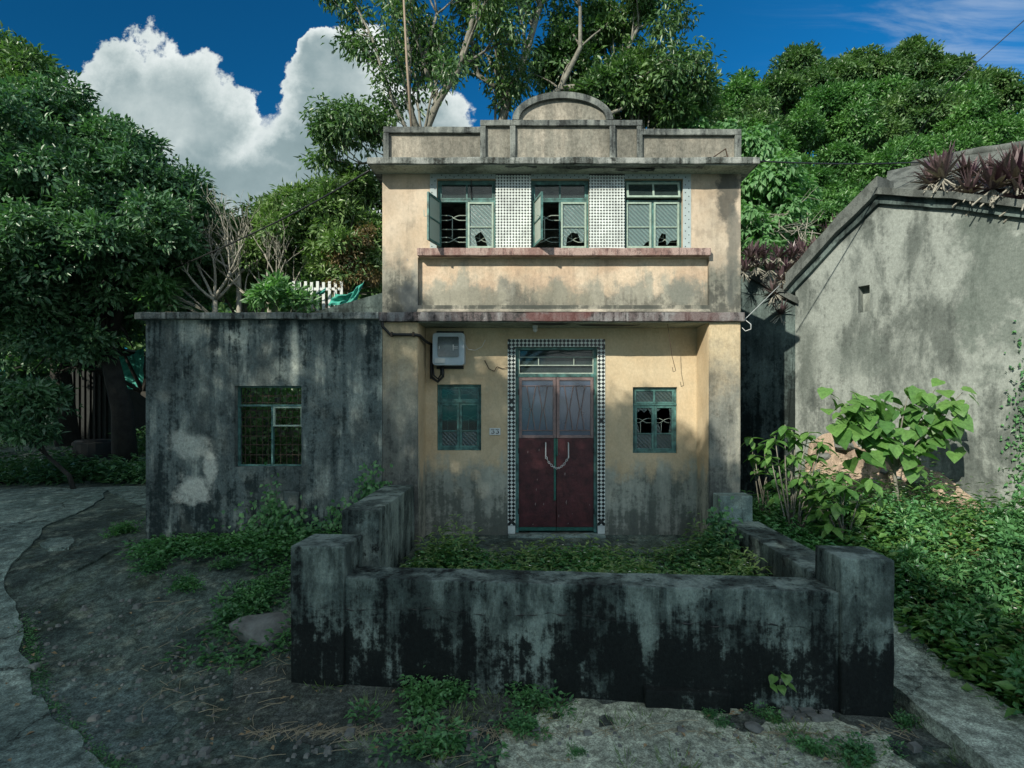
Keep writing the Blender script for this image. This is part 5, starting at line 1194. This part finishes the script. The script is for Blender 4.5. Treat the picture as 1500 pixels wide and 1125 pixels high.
def gap_fn():
    x_ = random.uniform(2.95, 4.6); y_ = random.uniform(5.6, 8.6)
    if 3.05 < x_ < 3.66 and y_ < 6.2: y_ += 1.5
    return x_, y_, hgt(x_, y_), random.uniform(0.15, 0.45)
go, fl3 = weed_field('lane_undergrowth', 'dark leafy weeds between the side wall and the old house', gap_fn, 1500, 0.5, 0.09, 0.05, flowers=0.02)
def petals(name, label, pts, r=0.011):
    m = MB()
    for (x_, y_, z_) in pts:
        for k in range(5):
            a = k*1.2566+random.random(); c_, s_ = math.cos(a), math.sin(a)
            m.add([(x_, y_, z_), (x_+r*(c_-0.45*s_), y_+r*(s_+0.45*c_), z_+0.006), (x_+r*1.5*c_, y_+r*1.5*s_, z_+0.004), (x_+r*(c_+0.45*s_), y_+r*(s_-0.45*c_), z_+0.006)], [(0,1,2,3)])
    return tag(m.build(name, M['petal']), label, 'flowers', kind='stuff')
bush = []
for (x_, y_, rr) in ((3.95,4.25,0.30),(4.45,4.05,0.36),(4.05,4.95,0.30),(4.7,4.75,0.42),(4.25,5.7,0.36),(5.0,5.6,0.42),(5.6,5.0,0.42),(4.6,6.5,0.40),(5.5,6.1,0.36),(4.1,7.0,0.34),(4.9,7.2,0.30),(5.7,6.6,0.28),(4.2,7.9,0.30),(5.3,4.2,0.40),(4.9,5.2,0.50),(5.3,5.7,0.46),(5.0,4.5,0.48),(5.5,4.9,0.50),(4.5,5.2,0.40),(5.7,5.6,0.45)):
    bush.append((x_, y_, hgt(x_, y_)+rr*0.75+0.05+(0.35 if rr > 0.44 else 0), rr))
bo2, _c = crown('bank_bushes', bush, 1500, 15, 0.068, 0.038, 0.085, M['leaf_weed'], None, sub=9, down=0.1)
tag(bo2, 'leafy mounds of undergrowth heaped on the right bank', 'bushes', kind='stuff')
fl2 += [tuple(q+np.array([0, -0.03, 0.06])) for q in _c[::11]]
petals('bank_flowers', 'many tiny white daisy flowers on the right bank', fl2+fl3); petals('yard_flowers', 'few tiny white flowers among the yard weeds', fl1)
random.seed(33)
def vine_spots(cx, cz, w_, h_, n, y_):    # leaves hugging a wall
    return [(cx+random.gauss(0, w_), y_-abs(random.gauss(0, 0.05)), cz+random.gauss(0, h_)) for _ in range(n)]
def wall_vine(name, label, pts, ll=0.07, lw=0.05, mat='leaf_weed'):
    P = np.array(pts); n = len(P); D = RNG.normal(size=(n, 3))*0.5+np.array([0, -0.5, -0.5]); Nn = RNG.normal(size=(n, 3))*0.35+np.array([0, -0.9, 0.6])
    t = thing(name, label, 'vine', tuple(P.mean(0))); tag(leaves('foliage', P, D, Nn, ll*(0.6+0.8*RNG.random(n)), lw*(0.6+0.8*RNG.random(n)), M[mat], t), kind='stuff'); return t
pts = vine_spots(-3.3, 0.45, 0.08, 0.20, 190, F)+vine_spots(-3.15, 0.25, 0.3, 0.16, 500, F-0.05)
wall_vine('climbing_vine', 'dark vine climbing the annex wall below its window', pts)
wall_vine('creeping_plant', 'leafy creeper growing on the annex wall beside the stub wall', vine_spots(-1.98, 0.72, 0.12, 0.16, 260, F-0.08)+vine_spots(-2.2, 0.35, 0.2, 0.15, 300, F-0.1))
wall_vine('window_vine', 'sunlit tangled vine seen through the annex window', [(random.uniform(-5.0,-3.0)-0.25*q, 8.6+q+random.uniform(-.1,.1), random.uniform(0.4, 2.9)) for q in [abs(random.gauss(0, 0.6)) for _ in range(3600)] if q < 1.7], 0.10, 0.06, 'leaf_bright')
wall_vine('ivy', 'small leaved ivy hanging over the right inner face of the yard', vine_spots(2.33, 0.30, 0.07, 0.14, 240, 6.8)+vine_spots(2.38, 0.10, 0.05, 0.2, 160, 6.4), 0.06, 0.05)
wall_vine('gable_ivy', 'fine creeping ivy at the right edge of the old gable wall', [tuple(R3 @ Vector((wp(1500+random.gauss(0, 14), 640+random.gauss(0, 60))[0], -0.03, wp(1500, 650+random.gauss(0, 70))[1]))) for _ in range(420)], 0.05, 0.035)

# single weeds in the foreground
def tuft_mesh(seed, n, rad, h, ll, lw, mat):
    rs = np.random.default_rng(seed); K = 13; cx_ = rs.normal(size=(K, 2))*rad*np.array([0.62, 0.42]); ch = h*(0.35+1.1*rs.random(K)**1.5); k_ = rs.integers(0, K, n); a = rs.random(n)*6.283; r = rad*0.40*np.sqrt(rs.random(n)); hh_ = ch[k_]*rs.random(n)
    P = np.stack([cx_[k_, 0]+r*np.cos(a), cx_[k_, 1]+r*np.sin(a), hh_], 1); D = np.stack([np.cos(a), np.sin(a), rs.normal(size=n)*0.3+0.25], 1)+rs.normal(size=(n, 3))*0.35; Nn = rs.normal(size=(n, 3))*0.3+np.array([0, 0, 1])
    o = leaves('foliage', P, D, Nn, ll*(0.5+0.9*rs.random(n)), lw*(0.5+0.9*rs.random(n)), mat); me = o.data; bpy.data.objects.remove(o); return me
tufts = [tuft_mesh(s_, 620, 0.27, 0.17, 0.055, 0.030, M['leaf_weed']) for s_ in (1, 2, 3)]
spots = [(625,1030,1.0,'weed clump at the wall foot left of centre'), (660,1020,0.8,'weed clump leaning on the wall foot beside the left clump'), (775,1035,0.9,'dark weed clump below the middle of the yard wall'), (800,1005,0.9,'weed clump climbing the foot of the yard wall near the middle'),
         (765,1065,0.6,'small bright weed clump in the dust at bottom centre'), (640,1095,1.0,'dark weed clump at the bottom edge left of centre'), (345,905,0.9,'bright green clover patch left of the rock'), (375,885,1.1,'largest bright clover patch beside the left pillar'), (400,860,0.9,'clover patch against the left pillar'),
         (270,862,0.85,'low green patch on the dark paving'), (220,835,0.85,'green patch near the annex left corner'), (245,815,0.8,'weed patch below the annex corner'), (335,830,0.6,'small pale green patch in front of the annex'), (185,780,0.9,'dark weed patch left of the annex corner'),
         (1128,1052,0.45,'small weed tuft in front of the yard wall footing'), (1060,1065,0.35,'tiny weed in the dust right of centre'), (1040,1050,0.3,'tiny weed nearest the wall in the dust'), (960,1025,0.4,'small weed under the wall right of centre'), (990,1028,0.35,'smaller weed right beside the wall foot'),
         (845,1105,0.3,'little spiky weed at the bottom centre'), (1250,1110,0.7,'weed strip at the bottom right near the lane'), (1190,1100,0.5,'weed at the bottom right of the dust'), (1330,1060,0.4,'weed beside the lane edge'), (10,700,0.9,'dark weed clump at the left edge of the path')]
for k, (px, py, s_, lab) in enumerate(spots):
    g = ground(px, py); t = bpy.data.objects.new('weed_clump', None); C.objects.link(t); fo = bpy.data.objects.new('foliage', tufts[k % 3]); C.objects.link(fo); fo.parent = t; fo['kind'] = 'stuff'
    t.location = g; t.rotation_euler = (0, 0, k*1.3); t.scale = (s_, s_*(0.8 if k % 2 else 1), s_*0.9); tag(t, lab, 'weed', 'weed clumps on the ground')
def strip_fn():
    x_ = random.uniform(-4.9, -1.95); return x_, F-abs(random.gauss(0, 0.22))-0.03, hgt(x_, F-0.2), random.uniform(0.06, 0.26)*(1.2 if x_ > -3.6 else 0.8)
weed_field('annex_weeds', 'dark weeds growing along the foot of the annex wall', strip_fn, 700, 0.3, 0.075, 0.04)
def left_fn():
    x_ = random.uniform(-3.2, -2.15); y_ = random.uniform(4.9, 6.9); return x_, y_, hgt(x_, y_), random.uniform(0.02, 0.12)+0.14*sm(-2.6, -2.15, x_)
weed_field('pillar_weeds', 'low weeds between the left pillar and the annex', left_fn, 210, 0.3, 0.07, 0.04)
def back_left_fn():
    x_ = random.uniform(-16, -6.0); y_ = random.uniform(11.0, 20); 
    if mnoise.noise(Vector((x_*0.5, y_*0.5, 1))) < 0.0: y_ = 11+random.random()*1.2
    return x_, y_, hgt(x_, y_), random.uniform(0.1, 0.45)
weed_field('shaded_undergrowth', 'dark undergrowth beyond the path on the left', back_left_fn, 1200, 0.4, 0.16, 0.08, mat='leaf_left', clump=0.2)
def moss_fn():
    t = random.random(); q = [(30,905),(42,960),(62,1030),(130,1100),(190,1150)]; k = min(3, int(t*4)); f = t*4-k
    g = ground(q[k][0]+(q[k+1][0]-q[k][0])*f+random.gauss(8, 7), q[k][1]+(q[k+1][1]-q[k][1])*f+random.gauss(0, 5)); return g.x, g.y, hgt(g.x, g.y), random.uniform(0.0, 0.035)
weed_field('edge_moss', 'dark moss and tiny weeds along the broken path edge', moss_fn, 420, 0.03, 0.022, 0.014, clump=0.04)
# broad leaved seedling rooted in the yard wall
sd = thing('wall_seedling', 'broad leaved seedling sprouting from the front wall near the right pillar', 'seedling', at(1140, 1010, 4.38)); m = MB(); b0 = at(1142, 1015, 4.42); m.tube([b0, at(1143, 995, 4.36)], 0.005, 5); m.build('stem', M['bark'], sd)
for k, (px, py, s_) in enumerate(((1135,990,0.085), (1152,988,0.09), (1143,1004,0.08), (1130,1003,0.07), (1155,1002,0.08), (1144,985,0.07))): put_leaf(sd, HL, at(px, py, 4.33), 2.2+k*0.5, math.radians(-30), s_*1.0)
# grass blades, twigs and leaf litter
random.seed(8)
P, D, Nn = [], [], []
for k in range(90):
    px, py = random.uniform(420, 1460), random.uniform(1000, 1122)
    if mnoise.noise(Vector((px/120, py/60, 0))) < 0.0: continue
    g = ground(px, py)
    for i in range(26): a = random.random()*6.28; r = random.random()*0.14; P.append((g.x+r*math.cos(a), g.y+r*math.sin(a), g.z-0.01)); D.append((math.cos(a)*0.7, math.sin(a)*0.7, random.uniform(0.25, 1))); Nn.append((math.cos(a), math.sin(a), 0.5))
n = len(P); tag(leaves('grass', np.array(P), np.array(D), np.array(Nn), 0.05+0.08*RNG.random(n), np.full(n, 0.006), M['leaf_mid']), 'thin grass blades scattered along the foot of the wall', 'grass', kind='stuff')
m = MB()
for k in range(420):
    g = ground(random.uniform(300, 1300), random.uniform(930, 1120)) if k > 190 else ground(random.uniform(200, 800), random.uniform(880, 1060)); a = random.random()*3.14; l = random.uniform(0.03, 0.16)
    if g.y > 4.25 and -2.1 < g.x < 2.9: g.y = 4.1; g.z = hgt(g.x, g.y)
    d_ = Vector((math.cos(a), math.sin(a), 0))*l; m.tube([g+Vector((0,0,0.008))-d_, g+Vector((0,0,0.02)), g+Vector((0,0,0.01))+d_+Vector((0.02, 0.01, 0))], 0.0022, 4)
tag(m.build('straw_litter', M['straw']), 'dry straw and twigs scattered on the ground', 'straw', kind='stuff')
m = MB()
for k in range(900):
    g = ground(random.uniform(20, 1420), random.uniform(880, 1120))
    if g.y > 4.2 and -2.1 < g.x < 2.9: continue
    r = random.uniform(0.006, 0.02)*(1 if random.random() < 0.93 else 2.2); bmv = [(g.x+r*a*random.uniform(.7, 1.2), g.y+r*b*random.uniform(.7, 1.2), hgt(g.x, g.y)+r*c_*0.6+0.012) for a, b, c_ in ((-1,-1,-1),(1,-1,-1),(1,1,-1),(-1,1,-1),(-.7,-.7,1),(.7,-.6,1),(.6,.7,1),(-.7,.6,1))]
    m.add(bmv, [(0,3,2,1),(4,5,6,7),(0,1,5,4),(1,2,6,5),(2,3,7,6),(3,0,4,7)])
tag(m.build('gravel', M['stone']), 'small loose stones and crumbs of concrete', 'gravel', kind='stuff')
P = np.array([tuple(ground(random.uniform(0, 1480), random.uniform(860, 1120))+Vector((0, 0, 0.035))) for _ in range(190)]); n = len(P); D = RNG.normal(size=(n, 3))*np.array([1, 1, 0.12]); Nn = np.tile([[0, 0, 1.0]], (n, 1))+RNG.normal(size=(n, 3))*0.3
tag(leaves('leaf_litter', P, D, Nn, 0.03+0.03*RNG.random(n), 0.015+0.02*RNG.random(n), M['dead_leaf']), 'fallen dry leaves scattered over the ground', 'leaf litter', kind='stuff')
for k, (px, py, r, fl_, lab) in enumerate(((385,925,0.24,0.5,'large flat grey rock at the foot of the left pillar'), (1148,1048,0.06,0.6,'fist sized stone in front of the wall footing'), (1105,1068,0.07,0.4,'flat stone in the dust below the footing'), (145,600,0.28,0.8,'pale boulder in the dappled yard far left'), (20,718+30,0.0,0,''), (85,668,0.16,0.5,'small pale stone beyond the path on the left'))):
    if not r: continue
    g = ground(px, py); o = bpy.data.objects.new('rock', rock_mesh('rock', r, k+3, fl_, 3)); C.objects.link(o); o.location = g+Vector((0, 0, r*fl_*0.35)); o.rotation_euler = (0, 0.15, 0.4*k)
    if k == 0: o.scale = (1.25, 1.0, 1)
    tag(o, lab, 'rock', 'loose rocks')
    for q in o.data.polygons: q.use_smooth = True
# rubble heap left of the right pillar foot
m = MB(); rr = random.Random(4)
for k in range(70):
    g = ground(rr.uniform(1150, 1215), rr.uniform(1040, 1058)); r = rr.uniform(0.012, 0.04)
    m.box(g.x-r, g.x+r, g.y-r*0.7, g.y+r*0.7, g.z-0.01, g.z+r*1.1)
tag(m.build('rubble', M['stone'], rough=0.02, seg=0.03), 'low heap of broken grey rubble by the wall foot', 'rubble', kind='stuff')

# purple rosettes on the old roof and the gap wall
def rhoeo_mesh(seed, n=46, L_=0.34):
    rs = random.Random(seed); v = []; f = []; vr = []
    for i in range(n):
        a = rs.random()*6.28; el = rs.uniform(0.15, 1.35); L = L_*rs.uniform(0.6, 1.1); w_ = 0.017*rs.uniform(0.8, 1.4); t_v = rs.random()
        d_ = Vector((math.cos(a)*math.cos(el), math.sin(a)*math.cos(el), math.sin(el))); s_ = Vector((-math.sin(a), math.cos(a), 0)); b = len(v)
        for j, (t, k) in enumerate(((0, 0.7), (0.35, 1.1), (0.7, 0.8), (1.0, 0.02))):
            p = d_*L*t+Vector((0, 0, -0.12*L*t*t*(1.5-el))); v += [tuple(p+s_*w_*k), tuple(p-Vector((0, 0, 0.004))), tuple(p-s_*w_*k)]; vr += [t_v]*3
        for j in range(3): f += [(b+3*j+1, b+3*j, b+3*j+3, b+3*j+4), (b+3*j+2, b+3*j+1, b+3*j+4, b+3*j+5)]
    me = bpy.data.meshes.new('blades'); me.from_pydata(v, [], f); me.update(); at_ = me.attributes.new('vary', 'FLOAT', 'POINT'); at_.data.foreach_set('value', vr); me.materials.append(M['purple']); return me
def root_mesh(seed):
    rs = random.Random(seed); m = MB()
    for i in range(16):
        a = rs.random()*6.28; p = Vector((0, 0, 0)); q = []
        for j in range(4): q.append(p.copy()); p = p+Vector((math.cos(a)*0.05+rs.uniform(-.03, .03), math.sin(a)*0.05, -0.05+rs.uniform(-.02, .02)))
        m.tube(q, 0.007, 4)
    me = m.mesh('roots'); me.materials.append(M['twig']); return me
RM = [rhoeo_mesh(s_) for s_ in range(4)]; RR = [root_mesh(s_) for s_ in range(2)]
def rp_(px, py, off=-0.02): a, z_ = onwall(px, py, 0); return R3 @ Vector((a, off, z_))
rs_ = [(rp_(1405,258,0.3), 1.3, 'purple plant between the left pair and the large clump on the gable roof'), (rp_(1420,285), 1.1, 'small purple plant drooping over the roof edge left of the big one'), (rp_(1498,292), 1.4, 'purple plant lowest on the roof edge at the right border'), (rp_(1365,270), 1.0, 'small purple plant on the roof edge nearest the gable peak'), (rp_(1382,262), 1.5, 'spiky purple plant on the gable roof left of the large clump'), (rp_(1352,250,0.5), 1.3, 'purple plant highest on the gable roof nearest the peak'), (rp_(1455,278), 1.7, 'large purple plant on the roof edge near the right border'),
       (rp_(1488,270), 1.7, 'purple plant hanging over the roof edge at the right border'), (rp_(1430,262,0.5), 1.1, 'purple plant behind the large clump on the old roof'), (rp_(1475,245,0.7), 1.8, 'tall purple plant standing high on the old roof at the right'), (rp_(1515,262), 1.2, 'purple plant on the old roof just at the frame edge'), (rp_(1455,240,0.6), 1.0, 'upright purple plant left of the tall one on the old roof')]
for k, (px, py) in enumerate(((1212,345), (1225,332), (1196,362), (1186,378), (1172,385), (1160,372), (1150,392), (1140,372), (1128,390), (1120,372), (1108,385), (1098,372), (1090,392), (1145,405), (1165,400), (1135,425), (1150,432), (1143,455), (1105,368), (1175,365))):
    Y_ = 9.7 if px > 1180 else 9.9
    lab = ['first', 'second', 'third', 'fourth', 'fifth', 'sixth', 'seventh', 'eighth', 'ninth', 'tenth', 'eleventh', 'twelfth', 'thirteenth', 'fourteenth', 'fifteenth', 'sixteenth', 'seventeenth', 'eighteenth', 'nineteenth', 'twentieth'][sorted(range(20), key=lambda q: -[1212,1225,1196,1186,1172,1160,1150,1140,1128,1120,1108,1098,1090,1145,1165,1135,1150,1143,1105,1175][q]).index(k)]
    rs_.append((at(px, py+6, Y_-0.05), 0.95, lab+' from the right of the purple plants on the gap wall'))
for k, (p, s_, lab) in enumerate(rs_):
    t = thing('purple_plant', lab, 'plant', p, 'purple spiky plants on the walls'); t.scale = (s_, s_, s_); t.rotation_euler = (0.25 if k > 11 else 0.15, 0, k*1.1)
    for nm, me in (('blades', RM[k % 4]), ('roots', RR[k % 2])):
        o = bpy.data.objects.new(nm, me); C.objects.link(o); o.parent = t

# ------------------------------------------------------------------ things far left and behind the annex
nf = thing('white_fence', 'white picket fence half hidden behind the annex roof', 'fence', at(480, 450, 12.0))
x0_, x1_ = at(430, 430, 12.0).x, at(500, 430, 12.0).x
for k in range(9):
    xx = x0_+(x1_-x0_)*k/8; MB().box(xx-0.03, xx+0.03, 12.0, 12.02, Z(455, 12), Z(412, 12)-0.02*(k % 2)).build('picket', M['white'], nf)
MB().box(x0_, x1_, 12.022, 12.05, Z(425, 12), Z(421, 12)).build('rail', M['white'], nf)
def cloth(name, label, c4, mat, n=16, amp=0.08):
    a, b, c_, d_ = [Vector(q) for q in c4]; m = MB(); vs = []
    for i in range(n+1):
        for j in range(n+1):
            u, v_ = i/n, j/n; p = a.lerp(b, u).lerp(d_.lerp(c_, u), v_); p += Vector((0, 1, 0))*amp*mnoise.noise(Vector((u*6, v_*3, 1)))*2-Vector((0, 0, 1))*0.15*math.sin(u*math.pi)*(v_); vs.append(p)
    vs += [p+Vector((0, 0.006, 0)) for p in vs]; k0 = (n+1)**2
    fs = [(i*(n+1)+j, (i+1)*(n+1)+j, (i+1)*(n+1)+j+1, i*(n+1)+j+1) for i in range(n) for j in range(n)]
    m.add(vs, fs+[tuple(k0+q for q in reversed(f)) for f in fs]); return tag(m.build(name, mat, smooth=True), label, 'netting')
cloth('netting', 'turquoise netting slung up to the right behind the annex coping', (at(480,448,11.9), at(520,445,11.9), at(536,408,11.9), at(490,430,11.9)), M['tarp'])
cloth('netting', 'turquoise strip lying on the white fence behind the annex', (at(428,436,11.85), at(475,430,11.85), at(478,420,11.85), at(432,428,11.85)), M['tarp'], amp=0.04)
cloth('netting', 'turquoise netting hanging in the dark trees left of the annex', (at(165,570,15.5), at(210,570,15.5), at(212,505,15.5), at(170,520,15.5)), M['tarp'])
cloth('netting', 'blue green sheet glimpsed high between the dark left trees', (at(70,520,16), at(130,515,16), at(125,500,16), at(75,495,16)), M['tarp'])
sh = thing('shed', 'dark corrugated shed in the shade under the left trees', 'shed', (at(120, 560, 17).x, 17, 0.8))
m = MB(); xa, xb = at(80, 560, 16.6).x, at(168, 560, 16.6).x
for k in range(22):
    xx = xa+(xb-xa)*k/22; MB().box(xx, xx+(xb-xa)/22*0.8, 16.6+(0.05 if k % 2 else 0), 16.66+(0.05 if k % 2 else 0), 0.3, Z(515-0.12*k, 16.6)).build('board', M['dark_inside'], sh)
MB().box(xa-0.2, xb+0.2, 16.4, 18.5, Z(513, 16.6), Z(510, 16.6)).build('roof', M['roof_old'], sh); MB().box(xa, xb, 16.8, 18.3, 0.3, Z(516, 16.6)).build('body', M['dark_inside'], sh)
tk = thing('water_tank', 'dark low tank standing by the path left of the annex', 'tank', ground(120, 676))
g = ground(118, 676); m = MB(); m.tube([(g.x, g.y+0.4, g.z), (g.x, g.y+0.4, g.z+0.45), (g.x, g.y+0.4, g.z+0.48)], [0.42, 0.44, 0.38], 18); m.build('drum', M['dark_inside'], tk)
MB().tube([(g.x, g.y+0.4, g.z+0.48), (g.x, g.y+0.4, g.z+0.52)], [0.40, 0.36], 18).build('lid', M['black'], tk)
